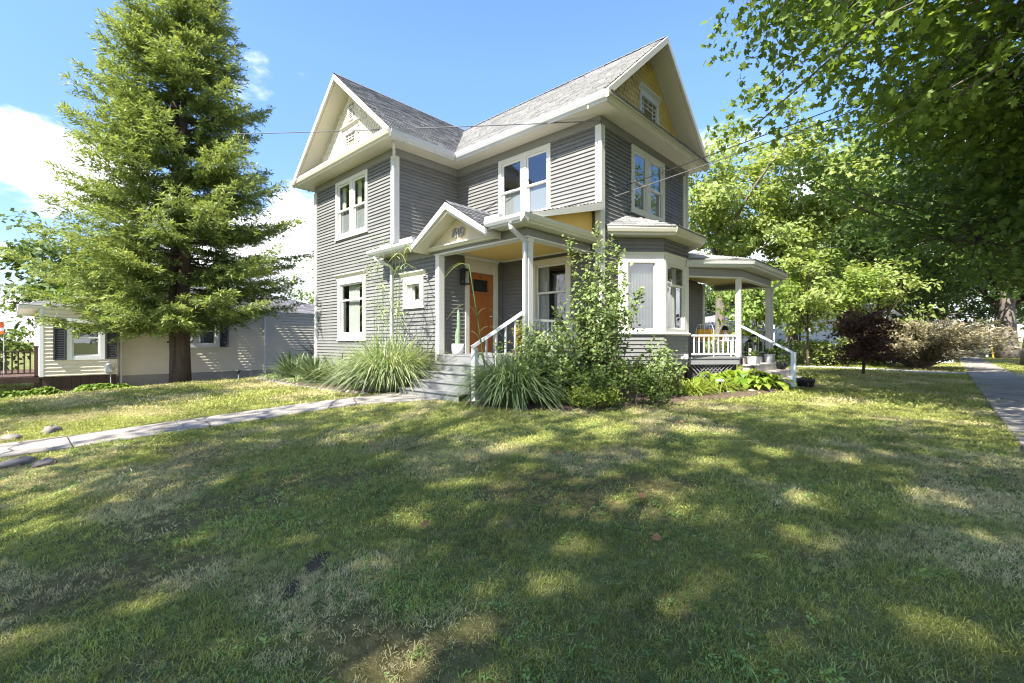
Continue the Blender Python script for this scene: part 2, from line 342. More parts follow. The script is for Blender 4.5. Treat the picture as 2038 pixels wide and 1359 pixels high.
# pavement along the side street, in slabs
SWX0, SWX1 = 6.58, 7.92
pav = kind(sheet('pavement', (lerp2((SWX0, -14), (SWX0, 90), 60), lerp2((SWX1, -14), (SWX1, 90), 60)), .006, 'soil'), 'structure')
y = -13.9; rs = random.Random(3)
while y < 60:
    g = .012; t = rs.uniform(-.006, .008); slab_piece('paving_slab', [(SWX0, y), (SWX1, y), (SWX1, y + 1.5 - g), (SWX0, y + 1.5 - g)], .04 + t, .09, 'concrete', pav); y += 1.5
# walkway from the front steps to the street, in slabs
wk = kind(sheet('walkway', (lerp2((-3.05, -3.6), (-3.4, -15.5), 14), lerp2((-1.95, -3.6), (-2.3, -15.5), 14)), .006, 'soil'), 'structure')
y = -3.58; i = 0
while y > -15:
    l = rs.choice((1.25, 1.5, 1.4)); t = (-3.6 - y) / 12; t2 = (-3.6 - y + l) / 12; w0 = .25 if i == 0 else 0
    slab_piece('paving_slab', [(-3.03 - .35 * t2, y - l + .014), (-2.06 - .35 * t2, y - l + .014), (-2.06 - .35 * t + w0 * 2.2, y), (-3.03 - .35 * t - w0 * .6, y)], .035 + rs.uniform(-.008, .008), .08, 'concrete', wk)
    y -= l; i += 1
sheet('driveway', (lerp2((-16.98, -30), (-16.98, 14), 60), lerp2((-14.5, -30), (-14.5, 14), 60)), .012, 'concrete')
sheet('rear_driveway', (lerp2((-9, 13.9), (SWX0, 15.7), 20), lerp2((-9, 15.6), (SWX0, 17.4), 20)), .014, 'drive_concrete')
sheet('driveway_apron', (lerp2((SWX1, 15.5), (11.3, 15.2), 6), lerp2((SWX1, 17.5), (11.3, 18.2), 6)), .014, 'drive_concrete')
sheet('worn_path', (lerp2((3.0, 5.35), (SWX0, 6.1), 8), lerp2((3.0, 5.85), (SWX0, 6.28), 8)), .012, 'soil')
sheet('road', (lerp2((11.7, -60), (11.7, 160), 80), lerp2((19, -60), (19, 160), 80)), .010, 'asphalt')
kb = MB()
for i in range(110): y0 = -60 + 2 * i; z = gzf(11.6, y0); kb.box(11.5, 11.69, y0, y0 + 1.99, z - .1, z + .12)
kind(kb.build('kerb', 'concrete'), 'structure')
def bed(name, pts, m, dz=.03):
    c = (sum(p[0] for p in pts) / len(pts), sum(p[1] for p in pts) / len(pts)); n = len(pts); v = []; f = []
    rr = random.Random(len(name)); rings = (1, .8, .55, .3, 0.05)
    for k, q in enumerate(rings):
        for p in pts:
            x = c[0] + (p[0] - c[0]) * q; yy = c[1] + (p[1] - c[1]) * q; v.append((x, yy, gzf(x, yy) + (.004 if k == 0 else dz + rr.uniform(-.012, .02))))
    for k in range(len(rings) - 1):
        for j in range(n): f.append((k * n + j, k * n + (j + 1) % n, (k + 1) * n + (j + 1) % n, (k + 1) * n + j))
    return kind(obj(name, v, f, m, None, True), 'structure')
def smooth_poly(pts, n=4):
    for _ in range(2):
        q = []
        for i in range(len(pts)):
            a, b = pts[i], pts[(i + 1) % len(pts)]; q += [(a[0] * .75 + b[0] * .25, a[1] * .75 + b[1] * .25), (a[0] * .25 + b[0] * .75, a[1] * .25 + b[1] * .75)]
        pts = q
    return pts
BEDS = [smooth_poly([(-10.7, -1.9), (-10.6, -3.9), (-8.4, -4.35), (-5.6, -4.35), (-3.2, -4.2), (-3.1, -2.0), (-6, -1.9)]),
        smooth_poly([(-.95, -3.9), (1.1, -3.5), (1.9, -1.6), (2.6, .6), (3.1, 2.6), (3.0, 4.4), (1.4, 4.4), (.2, 3), (-.1, .3), (-.9, -2.4)])]
bed('flower_bed', BEDS[0], 'mulch'); bed('flower_bed', BEDS[1], 'mulch')

# ------------------------------------------------------------------ the house
house = thing('house', 'grey two-storey house with white trim and yellow gable, 619 over its porch', 'house', (-5, 1, 0))
PITCH = .098
BOARDS = [0]
def wall(F, w_, t0, t1, ops, parent, m='grey_paint', pitch=PITCH, in0=.0, in1=.0, core=True, th=.038, name='clapboard', cname='wall', coremat='core', zref=None, joined=False):
    """core with holes + one board per row and gap"""
    holes = [(a + .05, b - .05, c + .05, d - .05) for a, b, c, d in ops]
    mb = MB(); ss = sorted({in0, w_ - in1} | {min(max(x, in0), w_ - in1) for h in holes for x in h[:2]})
    for a, b in zip(ss[:-1], ss[1:]):
        if b - a < 1e-4: continue
        mid = (a + b) / 2; cuts = sorted([(max(h[2], t0), min(h[3], t1)) for h in holes if h[0] < mid < h[1] and h[3] > t0 and h[2] < t1]); z = t0
        for c0, c1 in cuts:
            if c0 > z + .001: mb.fbox(F, a, b, z, c0, -.14, 0)
            z = max(z, c1)
        if t1 > z + .001: mb.fbox(F, a, b, z, t1, -.14, 0)
    wl = mb.build(cname, coremat, parent)
    z = t0 if zref is None else zref + math.floor((t0 - zref) / pitch) * pitch
    jm = MB()
    def board(a, b, y0, y1, p0):
        if b - a < .015 or y1 - y0 < .008: return
        def th_at(t): return th - (th - .009) * (t - p0) / pitch
        e = .012 if y1 >= p0 + pitch - 1e-6 and y1 < t1 - 1e-3 else 0
        q = jm if joined else MB(); q.ext(F, [(0.001, y0), (th_at(y0), y0), (th_at(y1 + e), y1 + e), (.001, y1 + e)], a, b)
        if not joined: q.build(name, m, wl); BOARDS[0] += 1
    while z < t1 - .01:
        lo, hi = max(z, t0), min(z + pitch, t1)
        blk = [(a + .03, b - .03, max(lo, c + .03), min(hi, d - .03), c + .03, d - .03) for a, b, c, d in ops if d - .03 > lo and c + .03 < hi]
        xs = 0.0
        for a, b, c, d, C, D in sorted(blk):
            board(xs, a, lo, hi, z); xs = b
            if lo < C: board(a, b, lo, C, z)
            if hi > D: board(a, b, D, hi, z)
        board(xs, w_, lo, hi, z); z += pitch
    if joined and jm.v: kind(jm.build(name + 's', m, wl), 'stuff')
    return wl
def casing(F, a0, a1, t0, t1, cw, parent, m='white_trim', name='window', bot=None, proud=.064):
    b = MB(); bw = bot or cw
    b.fbox(F, a0, a0 + cw, t0, t1, -.02, proud); b.fbox(F, a1 - cw, a1, t0, t1, -.02, proud)
    b.fbox(F, a0 + cw, a1 - cw, t1 - cw, t1, -.02, proud - .003); b.fbox(F, a0 + cw, a1 - cw, t0, t0 + bw, -.02, proud - .003)
    return bev(b.build(name, m, parent), .005)
def sash(F, a0, a1, t0, t1, o, parent, m='vinyl_white', fw=.05, glass='glass', thick=.035):
    b = MB(); b.fbox(F, a0, a0 + fw, t0, t1, o - thick, o); b.fbox(F, a1 - fw, a1, t0, t1, o - thick, o)
    b.fbox(F, a0 + fw, a1 - fw, t0, t0 + fw, o - thick, o - .002); b.fbox(F, a0 + fw, a1 - fw, t1 - fw, t1, o - thick, o - .002)
    bev(b.build('sash', m, parent), .004)
    P = F.P; e = .004
    obj('pane', [P(a0 + fw - e, t0 + fw - e, o - .02), P(a1 - fw + e, t0 + fw - e, o - .02), P(a1 - fw + e, t1 - fw + e, o - .02), P(a0 + fw - e, t1 - fw + e, o - .02)], [(0, 1, 2, 3)], glass, parent)
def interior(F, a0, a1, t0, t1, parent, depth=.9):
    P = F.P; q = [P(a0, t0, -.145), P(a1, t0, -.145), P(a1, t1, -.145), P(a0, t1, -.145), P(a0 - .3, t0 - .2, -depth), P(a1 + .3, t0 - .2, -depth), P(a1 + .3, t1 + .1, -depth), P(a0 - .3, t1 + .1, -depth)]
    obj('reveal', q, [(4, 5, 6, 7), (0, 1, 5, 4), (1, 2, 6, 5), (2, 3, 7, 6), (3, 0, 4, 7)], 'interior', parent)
def drape(F, a0, a1, t0, t1, o, parent, m='curtain', folds=7, amp=.03):
    v = []; f = []; n = folds * 6
    for i in range(n + 1):
        s = a0 + (a1 - a0) * i / n; d = o + amp * math.sin(i / 6 * 2 * math.pi + .6 * math.sin(i)); v += [F.P(s, t0, d), F.P(s, t1, d)]
    for i in range(n): f.append((2 * i, 2 * i + 2, 2 * i + 3, 2 * i + 1))
    obj('curtain', v, f, m, parent, True)
def double_window(F, a0, a1, t0, t1, parent, blind=False, cw=.12, mull=.2):
    c = casing(F, a0, a1, t0, t1, cw, parent)
    mid = (a0 + a1) / 2; MB().fbox(F, mid - mull / 2, mid + mull / 2, t0 + cw, t1 - cw, -.02, .044).build('mullion', 'white_trim', c)
    tm = t0 + cw + (t1 - t0 - 2 * cw) * .48
    for x0, x1 in ((a0 + cw - .005, mid - mull / 2 + .005), (mid + mull / 2 - .005, a1 - cw + .005)):
        sash(F, x0, x1, tm - .02, t1 - cw + .005, .012, c); sash(F, x0 + .001, x1 - .001, t0 + cw - .005, tm + .02, -.026, c)
        interior(F, x0, x1, t0 + cw, t1 - cw, c)
        if blind: drape(F, x0 + .02, x0 + (x1 - x0) * .3, t0 + cw, t1 - cw, -.13, c, 'curtain', 2, .02)
        P = F.P; obj('screen', [P(x0, t0 + cw, -.075), P(x1, t0 + cw, -.075), P(x1, tm - .02, -.075), P(x0, tm - .02, -.075)], [(0, 1, 2, 3)], 'blind', c)
    MB().ext(F, [(0, t0 - .05), (.075, t0 - .05), (.08, t0 - .02), (.052, t0 + .012), (0, t0 + .012)], a0 - .02, a1 + .02).build('sill', 'white_trim', c)
    return c
def cap(F, a0, a1, t1, parent, m='cream'):
    MB().ext(F, [(0, t1 - .002), (.055, t1 - .002), (.065, t1 + .05), (.13, t1 + .12), (.135, t1 + .15), (0, t1 + .165)], a0 - .09, a1 + .09).build('head_cap', m, parent)
def transom_window(F, a0, a1, t0, t1, parent, frac=.68, cw=.16, curtain=None, head=True, m='white_trim', sillt=True, glass='glass'):
    c = casing(F, a0, a1, t0, t1, cw, parent, m)
    b0, b1, c0, c1 = a0 + cw - .005, a1 - cw + .005, t0 + cw - .005, t1 - cw + .005; tm = c0 + (c1 - c0) * frac
    sash(F, b0, b1, tm - .03, c1, .01, c, m='white_trim', glass=glass); sash(F, b0 + .001, b1 - .001, c0, tm + .018, -.02, c, m='white_trim', glass=glass)
    interior(F, b0, b1, c0, c1, c)
    for (u0, u1) in curtain or (): drape(F, b0 + (b1 - b0) * u0, b0 + (b1 - b0) * u1, c0 - .1, c1, -.11, c, 'curtain', 7, .022)
    if head: cap(F, a0, a1, t1, c)
    if sillt: MB().ext(F, [(0, t0 - .05), (.075, t0 - .05), (.08, t0 - .02), (.052, t0 + .012), (0, t0 + .012)], a0 - .02, a1 + .02).build('sill', m, c)
    return c
def grid_window(F, a0, a1, t0, t1, parent, m='white_trim'):
    c = casing(F, a0, a1, t0, t1, .10, parent, m, proud=.07); b0, b1, c0, c1 = a0 + .10, a1 - .10, t0 + .10, t1 - .10
    P = F.P; obj('pane', [P(b0, c0, .0), P(b1, c0, .0), P(b1, c1, .0), P(b0, c1, .0)], [(0, 1, 2, 3)], 'glass_dark', c); interior(F, b0, b1, c0, c1, c, .6)
    W_, H_ = b1 - b0, c1 - c0; k = .022
    def bar(x0, x1, y0, y1, d=0): MB().fbox(F, x0, x1, y0, y1, -.01, .025 + d).build('muntin', m, c)
    e = W_ * .2
    bar(b0 + e - k / 2, b0 + e + k / 2, c0, c1); bar(b1 - e - k / 2, b1 - e + k / 2, c0, c1)
    mid = (b0 + b1) / 2; bar(mid - k / 2, mid + k / 2, c0 + H_ * .56, c1)
    for q in (.56, .78): bar(b0, b1, c0 + H_ * q - k / 2, c0 + H_ * q + k / 2, .002)
    for q in (.18, .37):
        bar(b0, b0 + e - k / 2, c0 + H_ * q - k / 2, c0 + H_ * q + k / 2, .001); bar(b1 - e + k / 2, b1, c0 + H_ * q - k / 2, c0 + H_ * q + k / 2, .001)
    return c
XL, X1, Y1, XR = -9.93, -5.12, -2.26, 0.0
FW1 = Fr(XL, Y1, 1, 0); FV = Fr(X1, Y1, 1, 0); FS = Fr(X1, Y1, 0, 1); FRW = Fr(X1, 0, 1, 0); FR = Fr(0, 0, 0, 1); FD = Fr(-3.16, Y1, 0, 1); FRE = Fr(0, 4.74, 0, 1)
ZB = .55
# left wing, front
lw = (1.63, 3.35, 1.27, 3.16); uw = (1.49, 3.45, 4.47, 6.27)
wall(FW1, -XL + X1, ZB, 6.28, [lw, uw], house, zref=ZB)
double_window(FW1, *uw, house, blind=True); transom_window(FW1, *lw, house, .68, curtain=((.22, .66),), cw=.17)
# the small room beside the porch
vw = (.48, 1.37, 2.09, 2.86)
wall(FV, 1.96, ZB, 3.32, [vw], house, zref=ZB)
c = casing(FV, *vw, .17, house); sash(FV, vw[0] + .30, vw[1] - .165, vw[2] + .165, vw[3] - .165, -.06, c, m='white_trim', fw=.04); interior(FV, vw[0] + .2, vw[1] - .17, vw[2] + .17, vw[3] - .17, c); cap(FV, vw[0], vw[1], vw[3], c)
MB().fbox(FV, vw[0] + .165, vw[0] + .302, vw[2] + .165, vw[3] - .165, -.13, -.02).build('jamb', 'white_trim', c)
MB().ext(FV, [(0, vw[2] - .03), (.07, vw[2] - .03), (.055, vw[2] + .012), (0, vw[2] + .012)], vw[0] - .02, vw[1] + .02).build('sill', 'white_trim', c)
# left wing, side above the porch roof; right wing front; right wall
wall(FS, 2.26, 3.55, 6.28, [], house, in0=.15, zref=ZB)
rw = (1.81, 3.67, 4.5, 6.27)
wall(FRW, 5.12, 3.55, 6.28, [rw], house, zref=ZB); double_window(FRW, *rw, house)
pw = (3.03, 4.30, 1.25, 3.32)
FPB = Fr(-3.16, 0, 1, 0); pw2 = (pw[0] - 1.96, pw[1] - 1.96, pw[2], pw[3])
wall(FPB, 3.16, .86, 3.54, [pw2], house, in0=.15, zref=ZB, joined=True); transom_window(FPB, *pw2, house, .60, curtain=((.0, .33),), cw=.15, head=False, m='cream')
rr = (1.42, 3.32, 4.56, 6.27)
wall(FR, 4.74, ZB, 4.08, [(.86, 3.78, ZB - .1, 4.13)], house, in0=.15, zref=ZB, joined=True)
wall(FR, 4.74, ZB + PITCH * 36, 6.28, [rr], house, in0=.15, zref=ZB); double_window(FR, *rr, house, blind=True)
wall(FRE, 1.54, .77, 3.1, [], house, zref=ZB, joined=True)
# wall of the front door
dr = (.80, 1.98, .86, 3.36)
wall(FD, 2.26, .86, 3.54, [dr], house, in0=.15, zref=ZB, joined=True)
# closed core behind, rear and left walls
MB().box(XL, XL + .14, Y1 + .15, 7, 0, 6.5).box(XL + .15, X1, 6.86, 7, 0, 6.5).box(X1 - .14, X1, 4.75, 6.85, 0, 6.5).box(X1 + .01, -.15, 4.6, 4.74, 3.0, 6.5).box(-4.9, -.15, 6.14, 6.28, 0, 3.4).build('wall', 'grey_paint', house)
MB().box(XL + .02, -.35, Y1 + .05, -.02, 0, .54).box(XL + .02, -.03, .02, 6.2, 0, .54).build('foundation', 'stone', house)
# front door with its frame
def front_door():
    c = casing(FD, *dr, .13, house, 'cream', 'door_frame', .03)
    MB().fbox(FD, dr[0] + .12, dr[1] - .12, dr[3] - .34, dr[3] - .12, -.05, .03).build('lintel', 'cream', c)
    MB().ext(FD, [(0, dr[3] - .02), (.06, dr[3] - .02), (.10, dr[3] + .04), (0, dr[3] + .045)], dr[0] - .03, dr[1] + .03).build('head_trim', 'cream', c)
    a0, a1, t0, t1 = dr[0] + .14, dr[1] - .14, dr[2] + .05, dr[3] - .35
    d = MB(); g0, g1, h0, h1 = a0 + .17, a1 - .17, t1 - .48, t1 - .16
    d.fbox(FD, a0, g0, t0, t1, -.07, -.025).fbox(FD, g1, a1, t0, t1, -.07, -.025).fbox(FD, g0, g1, h1, t1, -.07, -.0255).fbox(FD, g0, g1, t0, h0, -.07, -.040)
    dd = d.build('door', 'door_wood', house)
    for x in (g0 + .0, (g0 + g1) / 2 - .03, ): pass
    for k in range(2):
        x = a0 + .17 + (a1 - a0 - .34) * (k + 1) / 3; MB().fbox(FD, x - .035, x + .035, t0 + .22, h0 - .14, -.0405, -.027).build('door_stile', 'door_wood', dd)
    for z in (h0 - .14, t0 + .12): MB().fbox(FD, g0, g1, z, z + .1, -.0405, -.0265).build('door_rail', 'door_wood', dd)
    P = FD.P; obj('pane', [P(g0, h0, -.05), P(g1, h0, -.05), P(g1, h1, -.05), P(g0, h1, -.05)], [(0, 1, 2, 3)], 'glass_dark', dd); interior(FD, g0, g1, h0, h1, dd, .4)
    MB().ext(FD, [(-.02, h0 - .05), (.03, h0 - .05), (.03, h0 - .01), (-.02, h0)], g0 - .05, g1 + .05).build('dentil_shelf', 'door_wood', dd)
    k = MB(); p = Vector(P(a1 - .07, t0 + .98, -.02)); k.lathe((0, 0, 0), [(.0, 0), (.03, .0), (.03, .006), (.012, .01), (.012, .04), (.03, .05), (.032, .065), (.02, .08), (0, .083)], 14)
    k.v = [(p.x + z, p.y + y, p.z + x) for x, y, z in k.v]; k.build('handle', 'brass', dd, True)
    MB().fbox(FD, (a0 + a1) / 2 - .02, (a0 + a1) / 2 + .02, t1 - .13, t1 - .05, -.025, -.015).build('knocker', 'brass', dd)
    MB().fbox(FD, dr[0] + .1, dr[1] - .1, dr[2] - .0, dr[2] + .05, -.08, .06).build('threshold', 'old_deck', c)
front_door()
# trim: corner boards, friezes
def cornerboard(x, y, z0, z1, sx, sy, wd=.11):
    """L-shaped board on an outside corner; sx, sy = outward signs"""
    p = .062; b = MB()
    b.box(min(x + sx * p, x - sx * wd), max(x + sx * p, x - sx * wd), min(y, y + sy * p), max(y, y + sy * p), z0, z1)
    b.box(min(x, x + sx * p), max(x, x + sx * p), min(y - sy * .001, y - sy * wd), max(y - sy * .001, y - sy * wd), z0, z1)
    return bev(b.build('corner_board', 'white_trim', house), .004)
cornerboard(XL, Y1, ZB, 6.28, -1, -1); cornerboard(X1, Y1, 3.7, 6.28, 1, -1); cornerboard(0, 0, ZB, 6.28, 1, -1); cornerboard(0, 4.74, 3.3, 6.28, 1, 1)
cornerboard(0, 6.28, .77, 3.1, 1, 1, .08)
fz = MB(); fz.fbox(FW1, -.03, 4.81 + .03, 6.28, 6.5, 0, .038).fbox(FS, .0, 2.225, 6.281, 6.5, 0, .036).fbox(FRW, .037, 5.12 + .03, 6.28, 6.5, 0, .038).fbox(FR, 0, 4.78, 6.281, 6.5, 0, .036)
fz.build('frieze', 'grey_trim', house)
MB().fbox(FW1, 0, 4.81, ZB - .1, ZB, 0, .05).fbox(FV, .001, 1.96, ZB - .1, ZB, 0, .048).build('water_table', 'grey_trim', house)
# cornice and roof
OX0, OX1, OY0, OXR, OYR0, OYR1 = XL - .5, X1 + .5, Y1 - .5, .42, -.5, 5.24
outline = [(OX0, OY0), (OX1, OY0), (OX1, OYR0), (OXR, OYR0), (OXR, OYR1), (OX1, OYR1), (OX1, 7.5), (OX0, 7.5)]
MB().slab([(x, y, 6.6) for x, y in outline], .1).build('soffit', 'cream', house)
GP = [(0, 6.49), (.035, 6.49), (.05, 6.53), (.085, 6.555), (.115, 6.62), (.125, 6.70), (.11, 6.70), (.09, 6.64), (0, 6.64)]
def eave(F, L_, gut=True, m='gutter'):
    o = MB().ext(F, GP, 0, L_); return o.build('gutter' if gut else 'crown_moulding', m, house)
eave(Fr(OX0 - .1, OY0, 1, 0), OX1 - OX0 + .2, False, 'cream'); eave(Fr(OX1, OY0, 0, 1), OYR0 - OY0 - .12); eave(Fr(OX1 + .0, OYR0, 1, 0), OXR - OX1 + .1); eave(Fr(OXR, OYR0, 0, 1), OYR1 - OYR0 + .1, False, 'cream'); eave(Fr(OX0, 7.5, 0, -1), 7.5 - OY0)
RZ, EZ = 9.24, 6.72; RX, RY = (XL + X1) / 2, 2.37
def roofplane(poly, th=.11):
    return MB().slab(poly, th).build('roof_deck', 'cream', house)
sl1 = (RZ - EZ) / (OX1 + .08 - RX)
front_right = [(OX1 + .08, OYR0 - .08, EZ), (OXR + .06, OYR0 - .08, EZ), (OXR + .06, RY, RZ), (RX, RY, RZ)]
w1_right = [(OX1 + .08, OY0 - .06, EZ), (OX1 + .08, OYR0 - .08, EZ), (RX, RY, RZ), (RX, OY0 - .06, RZ)]
w1_left = [(OX0 - .08, 7.55, EZ), (OX0 - .08, OY0 - .06, EZ), (RX, OY0 - .06, RZ), (RX, 7.55, RZ)]
back_right = [(OXR + .06, OYR1 + .08, EZ), (OX1 + .08, OYR1 + .08, EZ), (RX, RY, RZ), (OXR + .06, RY, RZ)]
w1_back = [(OX1 + .08, OYR1 + .08, EZ), (OX1 + .08, 7.55, EZ), (RX, 7.55, RZ), (RX, RY, RZ)]
for p in (front_right, w1_right, w1_left, back_right, w1_back): roofplane(p)
def inside(px, py, poly):
    c = False; j = len(poly) - 1
    for i in range(len(poly)):
        if (poly[i][1] > py) != (poly[j][1] > py) and px < (poly[j][0] - poly[i][0]) * (py - poly[i][1]) / (poly[j][1] - poly[i][1]) + poly[i][0]: c = not c
        j = i
    return c
def shingles(poly, parent, m='shingle', expo=.145, tabw=.31, name='shingle_courses', seed=1, lift=.0):
    """overlapping tabs over a planar roof polygon (first edge = eave)"""
    rg = random.Random(seed); P = [Vector(p) for p in poly]; nrm = (P[1] - P[0]).cross(P[2] - P[0]).normalized()
    if nrm.z < 0: nrm = -nrm
    e = (P[1] - P[0]).normalized(); g = nrm.cross(e).normalized()
    if g.z < 0: g = -g
    q = [((p - P[0]).dot(e), (p - P[0]).dot(g)) for p in P]; u0 = min(a for a, b in q); u1 = max(a for a, b in q); v1 = max(b for a, b in q)
    V = []; F = []; RN = []; row = 0; v = -.02
    while v < v1:
        # span of the polygon at this height
        vm = min(max(v + expo * .45, .01), v1 - .01); xs = []
        for i in range(len(q)):
            (a, b), (c, d) = q[i], q[(i + 1) % len(q)]
            if (b > vm) != (d > vm): xs.append(a + (c - a) * (vm - b) / (d - b))
        if len(xs) >= 2:
            lo, hi = min(xs), max(xs); u = lo - rg.uniform(0, tabw); base = rg.uniform(-.08, .08)
            while u < hi:
                wd = tabw * rg.uniform(.5, 1.15); a, b = max(u, lo), min(u + wd - .006, hi); u += wd
                if b - a < .02: continue
                k = len(V); t = .022 + rg.uniform(0, .012); vt = min(v + expo + .02, v1)
                for (x, y, h) in ((a, v, t + lift), (b, v, t + lift), (b, vt, .004 + lift), (a, vt, .004 + lift), (a, v, -.004 + lift), (b, v, -.004 + lift)):
                    V.append(tuple(P[0] + e * x + g * y + nrm * h))
                F += [(k, k + 1, k + 2, k + 3), (k + 4, k + 5, k + 1, k), (k + 4, k, k + 3, k + 3), (k + 1, k + 5, k + 2, k + 2)][:2]
                r = min(1, max(0, rg.gauss(.5, .24) + base)); RN += [r] * 6
        v += expo; row += 1
    return kind(npobj(name, V, F, m, parent, RN), 'stuff')
for i, p in enumerate((front_right, w1_right, w1_left)): shingles(p, house, seed=11 + i)
rc = MB()   # ridge caps
def ridgecap(a, b, m='shingle_dark'):
    a, b = Vector(a), Vector(b); n_ = max(2, int((b - a).length / .22)); d = (b - a).normalized(); s = d.cross(Vector((0, 0, 1))).normalized()
    for i in range(n_):
        p = a + (b - a) * i / n_; q = p + d * .27
        for sg in (1, -1): rc.pts([p + Vector((0, 0, .05)), q + Vector((0, 0, .035)), q + s * sg * .14 + Vector((0, 0, -.075)), p + s * sg * .14 + Vector((0, 0, -.06))], [(0, 1, 2, 3)])
ridgecap((RX, OY0 - .06, RZ), (RX, 7.5, RZ)); ridgecap((RX, RY, RZ), (OXR + .06, RY, RZ)); rc.build('ridge_cap', 'shingle_dark', house)
# gables: wall, rakes, pent roof, scale shingles
def gable(F, half, mid, zt, window, vent, m_sh, cap_m, seed, rake_m='cream'):
    """F: wall frame along the gable; mid = s of the apex"""
    slope = (RZ - EZ) / (half + .58); zw = 6.6
    def zroof(s): return RZ - slope * abs(s - mid) - .12
    a0, a1 = mid - (RZ - .12 - zw) / slope, mid + (RZ - .12 - zw) / slope
    P = F.P
    g = MB(); tri = [(a0, zw), (a1, zw), (mid, RZ - .12)]
    g.pts([P(s, t, 0.0) for s, t in tri] + [P(s, t, -.12) for s, t in tri], [(0, 1, 2), (5, 4, 3), (0, 3, 4, 1), (1, 4, 5, 2), (2, 5, 3, 0)])
    wl = g.build('gable_wall', m_sh, house)
    # rake soffit (below the roof deck) and rake board at its edge
    for sg in (1, -1):
        ee = mid + sg * (half + .56)
        q = [(mid, RZ - .112), (ee, RZ - .112 - slope * (half + .56)), (ee, RZ - .20 - slope * (half + .56)), (mid, RZ - .20)]
        r = MB(); r.pts([P(s, t, .0) for s, t in q] + [P(s, t, .50) for s, t in q], [(0, 1, 2, 3), (7, 6, 5, 4), (0, 4, 5, 1), (1, 5, 6, 2), (2, 6, 7, 3), (3, 7, 4, 0)]); r.build('rake_soffit', rake_m, house)
        q = [(mid, RZ + .0), (ee + sg * .03, RZ - slope * (half + .59)), (ee + sg * .03, RZ - .18 - slope * (half + .59)), (mid, RZ - .18)]
        r = MB(); r.pts([P(s, t, .505) for s, t in q] + [P(s, t, .575) for s, t in q], [(0, 1, 2, 3), (7, 6, 5, 4), (0, 4, 5, 1), (1, 5, 6, 2), (2, 6, 7, 3), (3, 7, 4, 0)]); r.build('rake_board', rake_m, house)
        q = [(mid, RZ - .205), (ee, RZ - .205 - slope * (half + .56)), (ee, RZ - .28 - slope * (half + .56)), (mid, RZ - .28)]   # inner frieze against the wall
        r = MB(); r.pts([P(s, t, .002) for s, t in q] + [P(s, t, .04) for s, t in q], [(0, 1, 2, 3), (7, 6, 5, 4), (0, 4, 5, 1), (1, 5, 6, 2), (2, 6, 7, 3), (3, 7, 4, 0)]); r.build('rake_trim', rake_m, house)
    # pent roof along the foot
    pl = [P(mid - half - .55, 6.68, .58), P(mid + half + .55, 6.68, .58), P(mid + half - .1, 6.98, .0), P(mid - half + .1, 6.98, .0)]
    MB().slab(pl, .05).build('pent_roof', 'cream', house); shingles(pl, house, seed=seed + 50, name='pent_shingles')
    # scale shingles
    sw, sp = .178, .138; me = None; rg = random.Random(seed); row = 0; t = 6.80
    prof = [(-.5, .0), (-.5, -.52), (-.36, -.82), (0, -1.0), (.36, -.82), (.5, -.52), (.5, .0)]
    cnt = 0
    while t < RZ - .45:
        lim = (RZ - .27 - t - .07) / slope
        k = -int(lim / sw) - 1
        while k * sw < lim + sw:
            s = k * sw + (sw / 2 if row % 2 else 0); k += 1
            if abs(s) > lim - sw * .3: continue
            S_ = mid + s
            if any(x0 - .03 < S_ < x1 + .03 and z0 - .02 < t - .02 < z1 + .04 for x0, x1, z0, z1 in (window, vent) if x1 > x0): continue
            if me is None:
                v = [];
                for z_, o in ((0, 0), (1, 1)):
                    pass
                n = len(prof); th = .016; h = .20
                top = [(p * sw * .96, q * h + .0) for p, q in prof]
                def oz(q): return .004 + .022 * (-q / h)
                v = [Vector((F.e[0] * p + F.n[0] * (oz(q) + th), F.e[1] * p + F.n[1] * (oz(q) + th), q)) for p, q in top] + [Vector((F.e[0] * p + F.n[0] * oz(q), F.e[1] * p + F.n[1] * oz(q), q)) for p, q in top]
                me = bpy.data.meshes.new('scale_shingle'); me.from_pydata(v, [], [tuple(range(n))[::-1]] + [(i, i + 1, n + i + 1, n + i) for i in range(n - 1)]); me.materials.append(MT[m_sh]); me.update()
            o = bpy.data.objects.new('scale_shingle', me); COL.objects.link(o); o.location = P(S_, t + .08, rg.uniform(0, .004)); o.parent = wl; cnt += 1
        t += sp; row += 1
    c = grid_window(F, *window, house)
    cap(F, window[0], window[1], window[3], c, cap_m)
    if vent[1] > vent[0]:
        vb = casing(F, vent[0], vent[1], vent[2], vent[3], .03, house, 'white_trim', 'gable_vent', proud=.06)
        MB().fbox(F, vent[0] + .03, vent[1] - .03, vent[2] + .03, vent[3] - .03, .0, .012).build('backing', 'interior', vb)
        nn = 6
        for i in range(nn):
            z0 = vent[2] + .03 + (vent[3] - vent[2] - .06) * i / nn; MB().ext(F, [(.013, z0 + .055), (.05, z0), (.055, z0 + .012), (.018, z0 + .067)], vent[0] + .03, vent[1] - .03).build('louvre', 'white_trim', vb)
    return cnt
g1 = gable(FW1, 2.405, 2.405, 0, (2.05, 2.88, 7.12, 7.72), (2.29, 2.60, 8.02, 8.44), 'cream_shingle', 'cream', 5)
g2 = gable(FR, 2.37, 2.37, 0, (1.83, 2.90, 7.07, 7.82), (0, -1, 0, 0), 'yellow_paint', 'white_trim', 6)

